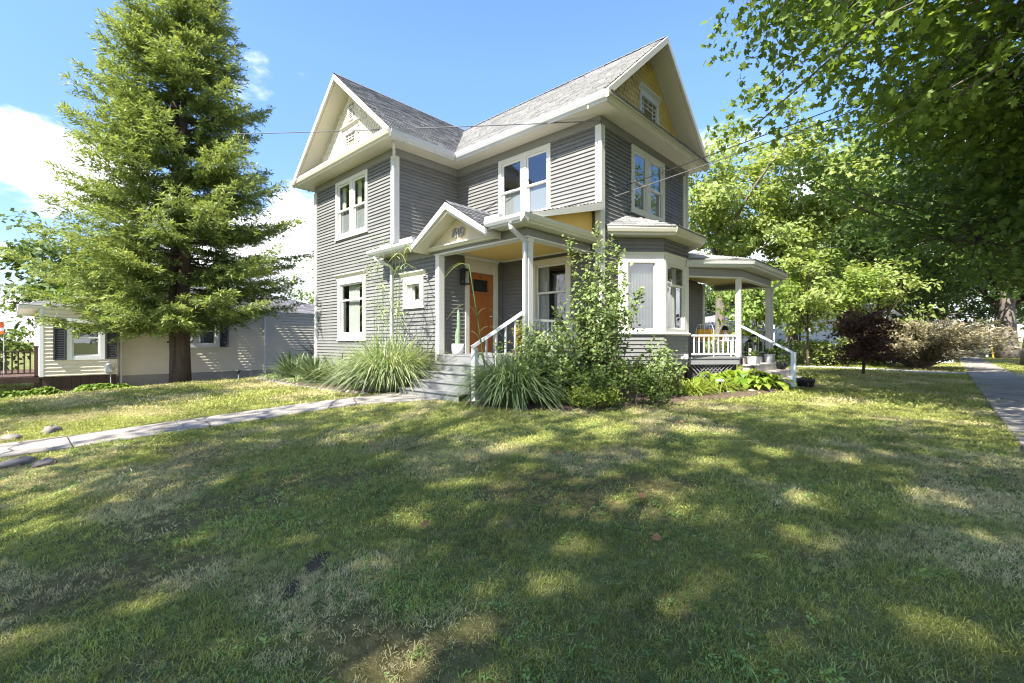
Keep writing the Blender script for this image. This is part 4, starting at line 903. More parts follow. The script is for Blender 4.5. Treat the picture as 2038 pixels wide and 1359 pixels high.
# ------------------------------------------------------------------ trees
def conifer(x, y):
    rg = np.random.default_rng(21); b = np.array([x, y, gzf(x, y) - .06]); Hh = 18.2
    t = thing('fir_tree', 'tall twin-trunked fir standing on the lawn left of the walkway', 'tree', tuple(b)); tr = MB(); lb = MB()
    axes = []
    for k, (dx, dy, r) in enumerate(((-.16, -.05, .24), (.22, .08, .22))):
        p = [b + np.array([dx * (1.0 if z < 2 else 1.15), dy, 0]) * (.55 if z < .5 else 1) + np.array([.03 * math.sin(z * 1.3 + k), .03 * math.cos(z + k), z]) for z in np.linspace(0, Hh - k * 1.2, 16)]
        tr.tube(p, [max(r * (1.25 if i == 0 else 1 - i / 16.2), .015) for i in range(16)], 10); axes.append(np.array(p))
    for z in (.5, .9, 1.15, 1.4, 1.7):   # stubs where low branches were cut
        a = rg.random() * 6.28; ax = axes[rg.integers(2)]; q = np.array([np.interp(z, ax[:, 2] - b[2], ax[:, 0]), np.interp(z, ax[:, 2] - b[2], ax[:, 1]), b[2] + z]); tr.tube([q, q + np.array([math.cos(a) * .28, math.sin(a) * .28, .03])], [.05, .035], 7)
        a = rg.random() * 6.28; q = axes[rg.integers(2)][1]; lb.tube([q + np.array([0, 0, z - 1.0]), q + np.array([math.cos(a) * .3, math.sin(a) * .3, z - .98])], [.05, .035], 7)
    for i in range(26):             # dead bare twigs under the crown
        a = rg.random() * 6.28; z = rg.uniform(1.8, 3.4); l = rg.uniform(.5, 1.6); p0 = b + np.array([0, 0, z]); p2 = p0 + np.array([math.cos(a) * l, math.sin(a) * l, rg.uniform(-.25, .1)])
        lb.tube(curve(p0, (p0 + p2) / 2 + np.array([0, 0, .1]), p2, 5), [.02, .016, .012, .008, .004], 4)
    C = []; Dd = []; Nn = []; Sz = []; Rn = []
    z = 2.3
    while z < Hh - .1:
        f = (z - 1.6) / (Hh - 1.6); L0 = 4.85 * (1 - f) ** 1.08 * (.72 + .28 * min(1, (z - 2.0) / 2.0)) + .12
        for k in range(6):
            az = rg.random() * 6.2832; L_ = L0 * rg.uniform(.68, 1.08); ax = axes[rg.integers(2)]; zi = z + rg.uniform(-.15, .15)
            p0 = np.array([np.interp(zi, ax[:, 2] - b[2], ax[:, 0]), np.interp(zi, ax[:, 2] - b[2], ax[:, 1]), b[2] + zi])
            el = -.06 + .62 * f + rg.uniform(-.10, .14); o = np.array([math.cos(az), math.sin(az), 0])
            p2 = p0 + o * L_ * math.cos(el) + np.array([0, 0, L_ * math.sin(el) + .08 * L_]); p1 = p0 + o * L_ * .55 + np.array([0, 0, L_ * (math.sin(el) * .5 - .07)])
            pth = curve(p0, p1, p2, 9); lb.tube(pth, [max(.035 * (1 - f * .6) * (1 - j / 9.), .005) for j in range(9)], 4, False)
            side = np.array([-o[1], o[0], 0]); nb = max(4, int(L_ / .11))
            for j in range(nb):
                s = .16 + .84 * (j + rg.random()) / nb; q = (1 - s) ** 2 * p0 + 2 * s * (1 - s) * p1 + s * s * p2
                fw = unit((p2 - p1) * s + (p1 - p0) * (1 - s))
                bl = (.85 * (1 - s) ** .7 + .26) * min(1, L_ / 2.2 + .25) * rg.uniform(.6, 1.15); sg = 1 if (j % 2) else -1
                dv = unit(fw * .75 + side * sg * rg.uniform(.5, 1.05) + np.array([0, 0, rg.uniform(-.42, .10)]))
                m_ = max(4, int(bl / .042)); u = (np.arange(m_) + rg.random(m_)) / m_
                ctr = q + dv * (u * bl)[:, None] + np.array([0, 0, -1.0]) * (.16 * u * u * bl)[:, None]
                for rep in range(3):
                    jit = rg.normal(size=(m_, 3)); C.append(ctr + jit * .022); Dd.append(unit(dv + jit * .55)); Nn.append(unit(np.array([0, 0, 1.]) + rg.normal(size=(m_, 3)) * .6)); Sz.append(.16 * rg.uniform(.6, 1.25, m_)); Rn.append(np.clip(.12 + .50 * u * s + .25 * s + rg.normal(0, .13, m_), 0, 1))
        z += .225 + .05 * rg.random()
    tr.build('trunk', 'bark', t, True); kind(lb.build('branches', 'twig', t, True), 'stuff')
    C = np.concatenate(C); print('fir sprays', len(C))
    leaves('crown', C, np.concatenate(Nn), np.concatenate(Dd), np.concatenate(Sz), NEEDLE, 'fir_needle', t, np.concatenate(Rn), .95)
conifer(-13.6, -5.43)
# street maples along the pavement (trunks outside the frame on the right)
broadleaf('maple_tree', 'nearest street maple whose broad leaves fill the top right corner', (9.35, 2.0), 9, (8.8, 2.0, 9.4), (6.9, 6.8, 5.3), 3, 14, 900, 102, .135, .52, 'maple_leaf', 'bark_grey', .38, MAPLE, keep=lambda p: (p[:, 2] > 4.3 + .55 * np.sin(p[:, 1] * 1.3)) & (p[:, 0] > 2.3) & (p[:, 0] < 13.5), group='maples along the pavement', lump=.16, shell=.5)
broadleaf('maple_tree', 'shaded low drooping boughs of the nearest maple, added as a second tree, right edge of the photo', (9.4, 8.6), 7, (9.3, 8.6, 5.9), (6.0, 5.8, 3.6), 4, 13, 600, 74, .145, .5, 'maple_shaded', 'bark_grey', .4, MAPLE, keep=lambda p: (p[:, 2] > 2.55 + .35 * np.sin(p[:, 1] * .9 + p[:, 0])), group='maples along the pavement', lump=.14, shell=.5)  # shaded lower part of the nearest maple, built as its own tree
broadleaf('maple_tree', 'street maple showing behind the dark drooping one', (9.4, 27), 11, (9.3, 27, 10.2), (7.6, 7.6, 6.0), 7, 12, 200, 70, .32, .85, 'maple_shaded', 'bark_grey', .45, DIAMOND, group='maples along the pavement', lump=.16, shell=.5)
broadleaf('maple_tree', 'far street maple whose thick trunk stands beside the distant pavement', (9.45, 43), 8, (9.4, 43, 8.5), (7, 7, 5), 5, 10, 170, 60, .34, .8, 'far_leaf', 'bark_grey', .62, DIAMOND, group='maples along the pavement')
broadleaf('maple_tree', 'farthest street maple, trunk just behind the thick one by the pavement', (9.6, 50), 8, (9.4, 51, 9), (7, 7, 5.5), 6, 10, 150, 60, .36, .8, 'far_leaf', 'bark', .6, DIAMOND, group='maples along the pavement')
# maples behind and beside the camera: they throw the dappled shade on the lawn
FLECK_SPOTS = np.array([(4.15, -5.78, .2), (4.74, -6.08, .26), (5.16, -5.27, .16), (5.28, -5.98, .15), (5.03, -7.09, .17), (4.28, -7.09, .15), (4.32, -7.4, .13), (3.05, -7.49, .15), (1.54, -7.28, .18), (1.31, -7.76, .18), (5.14, -3.75, .18), (5.83, -4.54, .21), (6.08, -5.3, .15), (.18, -9.3, .25), (.92, -9.39, .16), (2.62, -6.78, .15), (2.94, -6.43, .17), (2.44, -3.81, .45), (4.28, -4.65, .18), (2.22, -5.07, .3), (.41, -6.48, .41), (5.0, -7.38, .14), (5.92, -6.67, .14), (4.68, -3.87, .25), (.85, -8.13, .2), (2.31, -5.6, .23), (1.0, -5.2, .4), (3.6, -3.2, .4)])  # lawn spots where sun flecks should land; unseen crowns are cut open for them
def canopy(p):
    """crown outside the view, holes cut along the sun direction to put flecks on the lawn"""
    k = (p[:, 2] + .12) / math.tan(R(SUN_EL)); q = math.hypot(SUN_DX, 1); gx = p[:, 0] - SUN_DX / q * k; gy = p[:, 1] + k / q
    d = np.min(np.hypot(gx[:, None] - FLECK_SPOTS[None, :, 0], gy[:, None] - FLECK_SPOTS[None, :, 1]) / (FLECK_SPOTS[None, :, 2] * .9 + .055), 1)
    return ~frustum(p) & (d > 1)
def shade_tree(label, base, cc, cr, seed, n, per, ls=.25):
    broadleaf('maple_tree', label, base, cc[2] - .5, cc, cr, seed, 8, n, per, ls, .62, 'maple_leaf', 'bark_grey', .42, DIAMOND, keep=canopy, group='maples that shade the lawn', lump=.2)
shade_tree('tall maple by the front kerb shading the lawn before the steps', (4.3, -19.0), (4.2, -17.6, 13.6), (6.3, 5.9, 4.6), 31, 400, 27)
shade_tree('tall maple on the street corner shading the lawn beside the pavement', (9.6, -15.2), (9.7, -13.8, 13.2), (6.2, 6.2, 4.6), 32, 370, 27)
shade_tree('slim maple near the driveway shading the far left lawn', (-6.9, -19.6), (-6.7, -19.3, 14.0), (2.7, 2.5, 4.0), 33, 120, 30)
# background trees
broadleaf('shade_tree', 'large bright green tree rising right behind the house', (-3.3, 17.6), 9.0, (-3.3, 17.8, 8.9), (4.0, 4.0, 4.6), 41, 14, 74, 170, .28, .60, 'bright_leaf', 'bark_grey', .3, DIAMOND, lump=.35, group='trees behind the house', shell=.5)
broadleaf('shade_tree', 'bright green tree with leaning limb behind the rear porch roof', (-.6, 21.5), 8.5, (.4, 21.0, 9.0), (4.0, 4.0, 4.6), 42, 12, 70, 170, .30, .62, 'bright_leaf', 'bark_grey', .34, DIAMOND, lump=.35, group='trees behind the house', shell=.5)
broadleaf('shade_tree', 'tall pale tree standing between the bright trees and the maple', (2.5, 34), 9, (2.6, 33, 8.5), (5.6, 5.6, 6), 43, 12, 220, 90, .36, .85, 'far_leaf', 'bark_grey', .35, DIAMOND, lump=.25, group='trees behind the house')
for i, (x, y, h, rr, lab) in enumerate(((-.3, 13.4, 2.9, 1.5, 'feathery light green sumac nearest the rear porch'), (1.1, 16.6, 3.5, 1.8, 'tall feathery sumac behind the rear steps'), (2.1, 19.0, 3.2, 1.8, 'lime green bushy sumac behind the purple maple'), (3.4, 21.0, 3.6, 2.2, 'yellow-green sapling above the purple maple, beside the picket fence'), (.2, 19.5, 4.2, 2.0, 'tallest sumac of the thicket beyond the driveway'))):
    broadleaf('sumac', lab, (x, y), h + .3, (x, y, h), (rr, rr, h * .62), 50 + i, 7, 55, 50, .23, .34, ('lime_leaf', 'bright_leaf')[i % 2], 'twig', .06, DIAMOND, group='sumacs beyond the driveway', lump=.3, cat='sapling')
for i, (x, y, rx, h, lab) in enumerate(((-.9, 15.9, 1.3, .8, 'low dark shrub at the foot of the sumacs, nearest the house'), (1.4, 17.8, 1.5, .9, 'low rounded shrub between sumacs and driveway'), (3.0, 19.2, 1.1, .8, 'small pale shrub left of the purple maple'), (-3.4, 16.4, 1.5, 1.0, 'dense green shrub seen through the rear porch'))):
    broadleaf('shrub', lab, (x, y), h, (x, y, h * .75), (rx, rx * .8, h * .8), 60 + i, 6, 45, 60, .16, .28, ('mid_leaf', 'bright_leaf')[i % 2], 'twig', .03, DIAMOND, group='shrubs beyond the driveway', cat='shrub')
for i, (x, y, h, rr, m, lab) in enumerate(((-38, -6, 7.0, 4.2, 'far_leaf', 'tree above the neighbouring roof at far left'), (-36, 12.5, 7.5, 4.0, 'mid_leaf', 'green treetop between the fir and the grey house'), (-30, 17, 8.5, 4.0, 'bright_leaf', 'sunlit tree touching the left edge of the grey house'), (-30, -3.5, 5.2, 3.4, 'mid_leaf', 'tree behind the beige house roof'), (-10, 38, 9.5, 5, 'far_leaf', 'tree beyond the garage roof'), (4.5, 58, 10, 6.5, 'far_leaf', 'hazy tree at the far end of the pavement'), (15, 75, 10, 8, 'far_leaf', 'distant tree closing the street'), (-2, 48, 9, 6.5, 'far_leaf', 'distant tree behind the picket fence'))):
    broadleaf('distant_tree', lab, (x, y), h * .9, (x, y, h * .62 + .5), (rr, rr, h * .55), 80 + i, 8, 110, 62, .42, .75, m, 'bark_grey', .3, DIAMOND, group='distant trees', lump=.3)
# dark purple maple, flat topped juniper
def purple():
    rg = np.random.default_rng(5); x, y = 3.72, 11.9; b = np.array([x, y, gzf(x, y) - .04])
    t = thing('japanese_maple', 'small dark purple weeping maple on the side lawn', 'tree', tuple(b)); mb = MB(); C = []
    mb.tube(curve(b, b + [0.05, 0, .5], b + [-.03, 0, 2.0], 8), [.075, .055, .05, .048, .042, .036, .03, .02], 8)
    for i in range(125):
        az = rg.random() * 6.28; z0 = rg.uniform(.5, 2.0); l = rg.uniform(.4, 1.35) * (1.12 - .10 * z0); up = rg.uniform(-.05, .65)
        p0 = b + np.array([0, 0, z0]); p2 = p0 + np.array([math.cos(az) * l, math.sin(az) * l, up * (1.1 if z0 > 1.2 else .35) - .12]); p1 = (p0 + p2) / 2 + np.array([0, 0, .22])
        q = curve(p0, p1, p2, 8); mb.tube(q, [.016, .014, .012, .01, .008, .006, .004, .003], 4, False)
        k = 62; s = rg.integers(2, 8, k); C.append(q[s] + rg.normal(0, .085, (k, 3)) * np.array([1.3, 1.3, .6]) + np.array([0, 0, -.02]))
    mb.build('trunk', 'bark', t, True); C = np.concatenate(C); n = len(C)
    leaves('crown', C, unit(rg.normal(size=(n, 3)) * .6 + [0, 0, .8]), unit(rg.normal(size=(n, 3)) + [0, 0, -.8]), .12 * rg.uniform(.6, 1.3, n), DIAMOND, 'purple_leaf', t, rg.random(n))
purple()
def juniper():
    rg = np.random.default_rng(8); x, y = 5.0, 18.9; b = np.array([x, y, gzf(x, y) - .04]); t = thing('juniper', 'wide flat-topped tan juniper on bare twisted stems beside the pavement', 'shrub', tuple(b)); mb = MB(); C = []; D = []; N_ = []; Rn = []
    for i in range(150):
        az = rg.random() * 6.28; l = 3.1 * rg.uniform(.35, 1.0) * (1 + .2 * math.cos(az - .8)); zt = rg.uniform(1.0, 2.35) - .10 * l
        o = np.array([math.cos(az), math.sin(az), 0]); p0 = b + o * .15; p1 = b + o * l * .35 + np.array([0, 0, zt * .75]); p2 = b + o * l + np.array([0, 0, zt]); q = curve(p0, p1, p2, 12)
        mb.tube(q, [max(.045 * (1 - j / 11.5), .004) for j in range(12)], 5, False)
        for s in range(5, 12):
            k = 34; fw = unit(q[min(s + 1, 11)] - q[s - 1]); C.append(q[s] + rg.normal(0, .12, (k, 3)) * np.array([1.2, 1.2, .55]) + [0, 0, .04]); D.append(unit(fw + rg.normal(0, .5, (k, 3)) + [0, 0, .2])); N_.append(unit(rg.normal(0, .5, (k, 3)) + [0, 0, 1.])); Rn.append(np.clip((s - 4) / 8 + rg.normal(0, .2, k), 0, 1))
    mb.build('stems', 'bark_grey', t, True); C = np.concatenate(C)
    leaves('foliage', C, np.concatenate(N_), np.concatenate(D), .17 * rg.uniform(.6, 1.3, len(C)), NEEDLE, 'juniper_leaf', t, np.concatenate(Rn), 1.1)
juniper()

# ------------------------------------------------------------------ shrubs, grasses and border plants
def ribbons(name, P0, az, el, L_, W_, droop, m, parent, rg, seg=7, twist=.4, rnd=None):
    """arching grass blades: quadratic path, width tapering to a tip"""
    n = len(P0); t = np.linspace(0, 1, seg + 1)[None, :, None]; o = np.stack([np.cos(az), np.sin(az), np.zeros(n)], -1)
    up = np.array([0, 0, 1.]); fw = (o * np.cos(el)[:, None] + up * np.sin(el)[:, None])[:, None, :]
    hz = o[:, None, :]
    P = P0[:, None, :] + fw * (L_[:, None, None] * t) + hz * (L_ * droop * .25)[:, None, None] * t ** 2 - up * (L_ * droop)[:, None, None] * t ** 2.2
    ph = rg.uniform(-twist, twist, n); sd = np.stack([-np.sin(az + ph), np.cos(az + ph), np.zeros(n)], -1)[:, None, :]
    wv = (W_[:, None, None] * (1 - t ** 3) * (.55 + .9 * t - .5 * t * t)) / 2
    A = P - sd * wv; B = P + sd * wv; V = np.stack([A, B], 2).reshape(-1, 3); st = 2 * (seg + 1)
    base = np.arange(n)[:, None] * st; F = np.concatenate([base + np.array([2 * i, 2 * i + 1, 2 * i + 3, 2 * i + 2])[None] for i in range(seg)], 0)
    r = rg.random(n) if rnd is None else rnd
    return npobj(name, V, F, m, parent, np.repeat(np.clip(r, 0, 1), st))
def grass_clump(label, x, y, n, Lr, W_, droop, spread, m, seed, elr=(.75, 1.5), stalks=0, rx=.3, ry=.3, name='ornamental_grass', az0=None):
    rg = np.random.default_rng(seed); z = gzf(x, y); t = thing(name, label, 'plant', (x, y, z))
    r = np.sqrt(rg.random(n)); a = rg.random(n) * 6.2832
    P0 = np.stack([x + r * np.cos(a) * rx, y + r * np.sin(a) * ry, np.full(n, z)], -1); az = a + rg.normal(0, .5, n)
    ribbons('blades', P0, az, rg.uniform(*elr, n), rg.uniform(*Lr, n), np.full(n, W_) * rg.uniform(.6, 1.2, n), droop * rg.uniform(.55, 1.3, n), m, t, rg)
    mb = MB()
    for k in range(stalks):
        q = P0[k]; lean = rg.normal(0, .12, 2); h = Lr[1] * rg.uniform(1.0, 1.45); p2 = q + np.array([lean[0] * h, lean[1] * h, h]); mb.tube(curve(q, q + [0, 0, h * .6], p2, 6), [.007, .006, .006, .005, .004, .003], 5)
        nb = 5; s = rg.uniform(.35, .98, nb); PP = q + (p2 - q) * s[:, None]; ribbons('stalk_leaves', PP, rg.random(nb) * 6.28, rg.uniform(.7, 1.2, nb), rg.uniform(.5, .95, nb), np.full(nb, W_ * 1.2), rg.uniform(.7, 1.1, nb), m, t, rg)
    if stalks: mb.build('stalk', m, t, True)
    return t
grass_clump('striped arching ornamental grass spilling beside the front steps', -3.95, -3.2, 2400, (1.15, 2.6), .029, .66, 1, 'variegated', 1, (.85, 1.54), 16, .55, .40)
grass_clump('blue-green arching ornamental grass right of the hand rail', -.02, -3.05, 1700, (1.0, 2.0), .029, .70, 1, 'blue_grass', 2, (.85, 1.54), 0, .34, .3)
def tall_stalk():
    rg = np.random.default_rng(4); x, y = -.52, -3.12; z = gzf(x, y); t = thing('reed_stalk', 'single tall reed with drooping leaves before the front door', 'plant', (x, y, z)); mb = MB()
    p0 = np.array([x, y, z]); p2 = np.array([x - .42, y - .16, 2.72]); mb.tube(curve(p0, (p0 + p2) / 2 + [.03, 0, 0], p2, 9), [.017, .017, .016, .015, .014, .013, .012, .010, .006], 6); mb.build('stem', 'blue_grass', t, True)
    for s, az, el, L_, dr in ((.62, 3.6, 1.15, 1.05, 1.05), (.62, .5, 1.1, .75, 1.1), (.97, 3.9, .9, .62, 1.1), (.99, 3.5, .6, .55, 1.05), (.45, 3.5, 1.0, .8, .9), (.35, 3.9, .9, .8, .9), (.5, .2, .9, .7, 1.0), (.3, 2.6, .8, .8, .9)):
        P = (p0 + (p2 - p0) * s)[None]; ribbons('leaf', P, np.array([az]), np.array([el]), np.array([L_]), np.array([.062]), np.array([dr]), 'variegated' if s > .5 else 'blue_grass', t, rg, 10, .2, np.array([.3]))
tall_stalk()
for i, (x, y, sc, lab) in enumerate(((-10.15, -3.0, 1.1, 'leftmost yucca, by the house corner'), (-9.2, -3.3, 1.0, 'second yucca from the house corner'), (-8.2, -3.15, 1.05, 'yucca below the left edge of the lower window'), (-7.3, -3.4, 1.0, 'yucca below the middle of the lower window'), (-6.4, -3.2, 1.1, 'yucca below the right edge of the lower window'), (-5.5, -3.3, 1.0, 'rightmost yucca, next to the striped grass'))):
    grass_clump(lab, x, y, 230, (.6 * sc, 1.2 * sc), .055, .28, 1, 'yucca_leaf', 70 + i, (.2, 1.45), 0, .16, .16, 'yucca')['group'] = 'yuccas along the front wall'
grass_clump('tall dark clump of grass behind the left house corner', -10.75, -1.2, 620, (1.5, 2.7), .03, .55, 1, 'dark_grass_leaf', 9, (.9, 1.5), 0, .3, .4)
for i, (x, y, lab) in enumerate(((-4.7, -3.55, 'small strappy daylily at the bed edge'), (-9.9, -3.75, 'daylily with yellowing leaves left in the front bed'), (-7.7, -3.85, 'daylily with yellowing leaves at the middle of the front bed'), (-8.9, -3.9, 'daylily low at the bed edge under the yuccas'))):
    grass_clump(lab, x, y, 110, (.3, .6), .024, .8, 1, 'variegated', 100 + i, (.5, 1.3), 0, .12, .12, 'daylily')['group'] = 'daylilies in the front bed'
def stem_shrub(label, stems, m, seed, per_m=75, lsize=.075, spread=.16, name='shrub', twig='twig', shape=OVAL, side=6):
    """stems: list of (base xy, tip xyz, sideways bow)"""
    rg = np.random.default_rng(seed); x, y = stems[0][0]; t = thing(name, label, 'shrub', (x, y, gzf(x, y))); mb = MB(); C = []; Rn = []
    for (bx, by), tip, bow in stems:
        p0 = np.array([bx, by, gzf(bx, by) - .03]); p2 = np.array(tip); p1 = (p0 + p2) / 2 + np.array([rg.normal(0, bow), rg.normal(0, bow), .2]); L_ = np.linalg.norm(p2 - p0); q = curve(p0, p1, p2, 16); mb.tube(q, [max(.013 * (1 - j / 16), .003) for j in range(16)], 5, False)
        n0 = int(L_ * per_m * .35); s = rg.uniform(.45, 1, n0) * 15; i0 = s.astype(int); C.append(q[i0] + rg.normal(0, .04, (n0, 3))); Rn.append(.4 + .6 * s / 15 * rg.random(n0))
        for k in range(int(L_ * side)):
            j = rg.integers(3, 15); a = rg.random() * 6.28; l = rg.uniform(.15, .5) * (1.15 - j / 16.); e = q[j] + np.array([math.cos(a) * l, math.sin(a) * l, rg.uniform(-.05, .28)]); mb.tube([q[j], (q[j] + e) / 2 + [0, 0, .03], e], [.006, .004, .002], 4, False)
            kk = int(per_m * l * .62) + 4; u = rg.random(kk)[:, None]; C.append(q[j] + (e - q[j]) * u + rg.normal(0, spread * .35, (kk, 3))); Rn.append(rg.random(kk) * (.35 + .65 * j / 15))
    mb.build('stems', twig, t, True); C = np.concatenate(C); n = len(C)
    leaves('foliage', C, unit(rg.normal(size=(n, 3)) * .55 + [0, -.35, .8]), unit(rg.normal(size=(n, 3)) + [0, 0, .1]), lsize * rg.uniform(.6, 1.35, n), shape, m, t, np.concatenate(Rn)); return t
rg = np.random.default_rng(77)
stems = []
for i in range(20):
    bx, by = .75 + rg.normal(0, .33), -1.35 + rg.normal(0, .33); h = rg.uniform(1.3, 2.5); a = rg.random() * 6.28; l = rg.uniform(.2, .95); stems.append(((bx, by), (bx + math.cos(a) * l, by + math.sin(a) * l * .8, h), .1))
for tx, ty, h in ((.72, -1.25, 3.62), (.95, -1.2, 3.38), (1.10, -1.0, 3.2), (.62, -1.4, 3.1), (.22, -1.6, 3.42), (.85, -1.35, 3.05)): stems.append(((.75 + rg.normal(0, .1), -1.3 + rg.normal(0, .1)), (tx, ty, h), .06))
stem_shrub('tall leafy multi-stemmed shrub growing in front of the porch corner', stems, 'shrub_leaf', 12, 85, .085, .19, side=6)
stems = []
for i in range(22):
    bx, by = .3 + rg.normal(0, .24), -2.35 + rg.normal(0, .2); a = rg.random() * 6.28; l = rg.uniform(.1, .6); stems.append(((bx, by), (bx + math.cos(a) * l, by + math.sin(a) * l, rg.uniform(.8, 1.55)), .08))
stem_shrub('round leafy shrub between the blue-green grass and the tall shrub', stems, 'shrub_leaf', 13, 85, .08, .19, side=7)
stems = []
for i in range(14):
    bx, by = 1.5 + rg.normal(0, .25), .1 + rg.normal(0, .35); a = rg.random() * 6.28; l = rg.uniform(.1, .7); stems.append(((bx, by), (bx + math.cos(a) * l, by + math.sin(a) * l, rg.uniform(.5, 1.15)), .08))
stem_shrub('leafy shrub under the bay window', stems, 'shrub_leaf', 14, 80, .08, .19, side=6)
stems = []
for i in range(26):
    bx, by = 1.1 + rg.normal(0, .55), -1.95 + rg.normal(0, .45); a = rg.random() * 6.28; l = rg.uniform(.05, .4); stems.append(((bx, by), (bx + math.cos(a) * l, by + math.sin(a) * l, rg.uniform(.35, .85)), .05))
stem_shrub('low dark leafy growth at the foot of the tall shrub', stems, 'mid_leaf', 15, 150, .07, .16, side=12)
stems = []
for i in range(22):
    bx, by = 1.25 + rg.normal(0, .35), -2.55 + rg.normal(0, .22); a = rg.random() * 6.28; l = rg.uniform(.1, .35); stems.append(((bx, by), (bx + math.cos(a) * l, by + math.sin(a) * l, rg.uniform(.12, .32)), .03))
stem_shrub('mat of low creeping foliage at the lawn edge before the shrubs', stems, 'fern_leaf', 16, 260, .045, .12, side=16, name='creeping_plant')
stems = []
for i in range(9):
    bx, by = -.60 + rg.normal(0, .08), -2.05 + rg.normal(0, .06); a = rg.random() * 6.28; l = rg.uniform(.02, .22); stems.append(((bx, by), (bx + math.cos(a) * l, by + math.sin(a) * l, rg.uniform(1.2, 1.75)), .04))
stem_shrub('feathery golden yellow plant behind the porch post', stems, 'gold_leaf', 17, 170, .05, .10, side=12)
# hostas and ferns in the side bed
def hosta(label, x, y, r, seed, nl=42):
    rg = np.random.default_rng(seed); z = gzf(x, y); t = thing('hosta', label, 'plant', (x, y, z), 'hostas beside the rear porch'); me = None
    U = np.linspace(0, 1, 7); Wd = np.array([.05, .6, .95, 1., .8, .45, .0])
    for i in range(nl):
        a = rg.random() * 6.28; L_ = r * rg.uniform(.55, 1.15); el = rg.uniform(.35, 1.35); wl = L_ * .30 * rg.uniform(.8, 1.1); v = []; f = []; lo = .35
        for j, u in enumerate(U):
            s = L_ * (lo + (1 - lo) * u); d = s * math.cos(el); h = s * math.sin(el) * .85 - .55 * L_ * u * u; ww = wl * Wd[j] * .5
            for k, q in enumerate((-1, 0, 1)): v.append((x + math.cos(a) * d - math.sin(a) * ww * q, y + math.sin(a) * d + math.cos(a) * ww * q, z + .03 + h + abs(q) * ww * .28))
        b = len(v); v += [(x, y, z), (x + .012, y, z)]
        for j in range(6):
            for k in range(2): f.append((j * 3 + k, j * 3 + k + 1, j * 3 + k + 4, j * 3 + k + 3))
        f.append((b, b + 1, 1)); o = npobj_tri('leaf', v, f, 'hosta_leaf', t, rg.random())
def npobj_tri(name, v, f, m, parent, r):
    o = obj(name, v, f, m, parent, True); a = o.data.attributes.new('rnd', 'FLOAT', 'POINT'); a.data.foreach_set('value', np.full(len(v), r, np.float32)); return o
hosta('largest lime hosta at the rear porch corner', 2.15, 3.3, 1.0, 1, 60); hosta('lime hosta left of the largest one', 1.75, 2.6, .85, 2, 50); hosta('hosta nearest the white newel post', 2.6, 3.75, .8, 3); hosta('dark edged hosta at the lawn side of the bed', 2.6, 2.9, .65, 4, 40)
for i, (x, y, n, lab) in enumerate(((1.5, 1.5, 300, 'pale yellow-green fern clump left of the hostas'), (1.95, 2.05, 300, 'pale fern clump touching the hostas'), (1.25, .75, 260, 'fern clump under the bay window'), (1.75, .9, 240, 'green fern clump at the bed edge'))):
    grass_clump(lab, x, y, n, (.45, .85), .034, .8, 1, 'fern_leaf', 120 + i, (.5, 1.4), 0, .30, .30, 'fern')['group'] = 'ferns in the side bed'
# vines and hedge at the neighbour's
def patch(name, label, cx, cy, rx, ry, n, m, hz, size, seed, cat):
    rg = np.random.default_rng(seed); a = rg.random(n) * 6.28; r = np.sqrt(rg.random(n)); x = cx + r * np.cos(a) * rx; y = cy + r * np.sin(a) * ry; hh = hz * (.3 + .7 * vnoise(x, y, .5, seed)) * np.sqrt(1 - r * r * .85)
    C = np.stack([x, y, gz(x, y) + hh * rg.random(n) ** .4], -1); o = leaves(name, C, unit(rg.normal(size=(n, 3)) * .5 + [0, -.2, .9]), unit(rg.normal(size=(n, 3))), size * rg.uniform(.6, 1.4, n), OVAL, m, None, rg.random(n), 1.5); return tag(o, label, cat)
patch('morning_glory', 'mat of morning glory vines along the neighbouring wall', -15.75, -9.0, .5, 2.9, 5600, 'vine_leaf', .55, .10, 3, 'vine')
broadleaf('hedge_shrub', 'bright green bush at the left edge before the wooden deck', (-15.6, -11.6), 1.3, (-15.6, -11.6, .55), (1.15, 1.1, .85), 91, 6, 70, 85, .13, .25, 'bright_leaf', 'twig', .04, DIAMOND, cat='shrub')
broadleaf('hedge_shrub', 'row of tall green foliage behind the wooden deck', (-23.5, -10.9), 1.5, (-23.5, -10.7, 1.0), (2.2, 1.8, 1.25), 92, 6, 70, 75, .2, .35, 'mid_leaf', 'twig', .05, DIAMOND, cat='shrub')

# ------------------------------------------------------------------ the neighbouring beige house
nb = thing('neighbour_house', 'single-storey beige house with dark shutters behind the fir', 'house', (-20, -4, -.6))
NX, NXB = -17.0, -16.4
FN = Fr(NX, -6.77, 0, 1); FNB = Fr(NXB, -8.73, 0, 1); FNE = Fr(-22.5, -8.73, 1, 0); FNS = Fr(NXB, -6.77, -1, 0)
nw2 = (2.05, 3.45, .95, 2.25); nw1 = (.62, 1.62, .55, 2.0)
wall(FN, 9.5, -.09, 2.45, [nw2], nb, 'beige_siding', .125, th=.044, name='siding_panel', zref=-.09)
wall(FNB, 1.96, .0, 2.30, [nw1], nb, 'beige_siding', .125, th=.044, name='siding_panel', zref=-.09, in0=.15)
wall(FNE, 6.1, .0, 2.30, [(4.9, 5.75, .0, 2.05)], nb, 'beige_siding', .125, th=.044, name='siding_panel', zref=-.09, in1=.15)
wall(Fr(NXB, -6.77, -1, 0), .6, .0, 2.3, [], nb, 'beige_siding', .125, th=.044, name='siding_panel', zref=-.09)
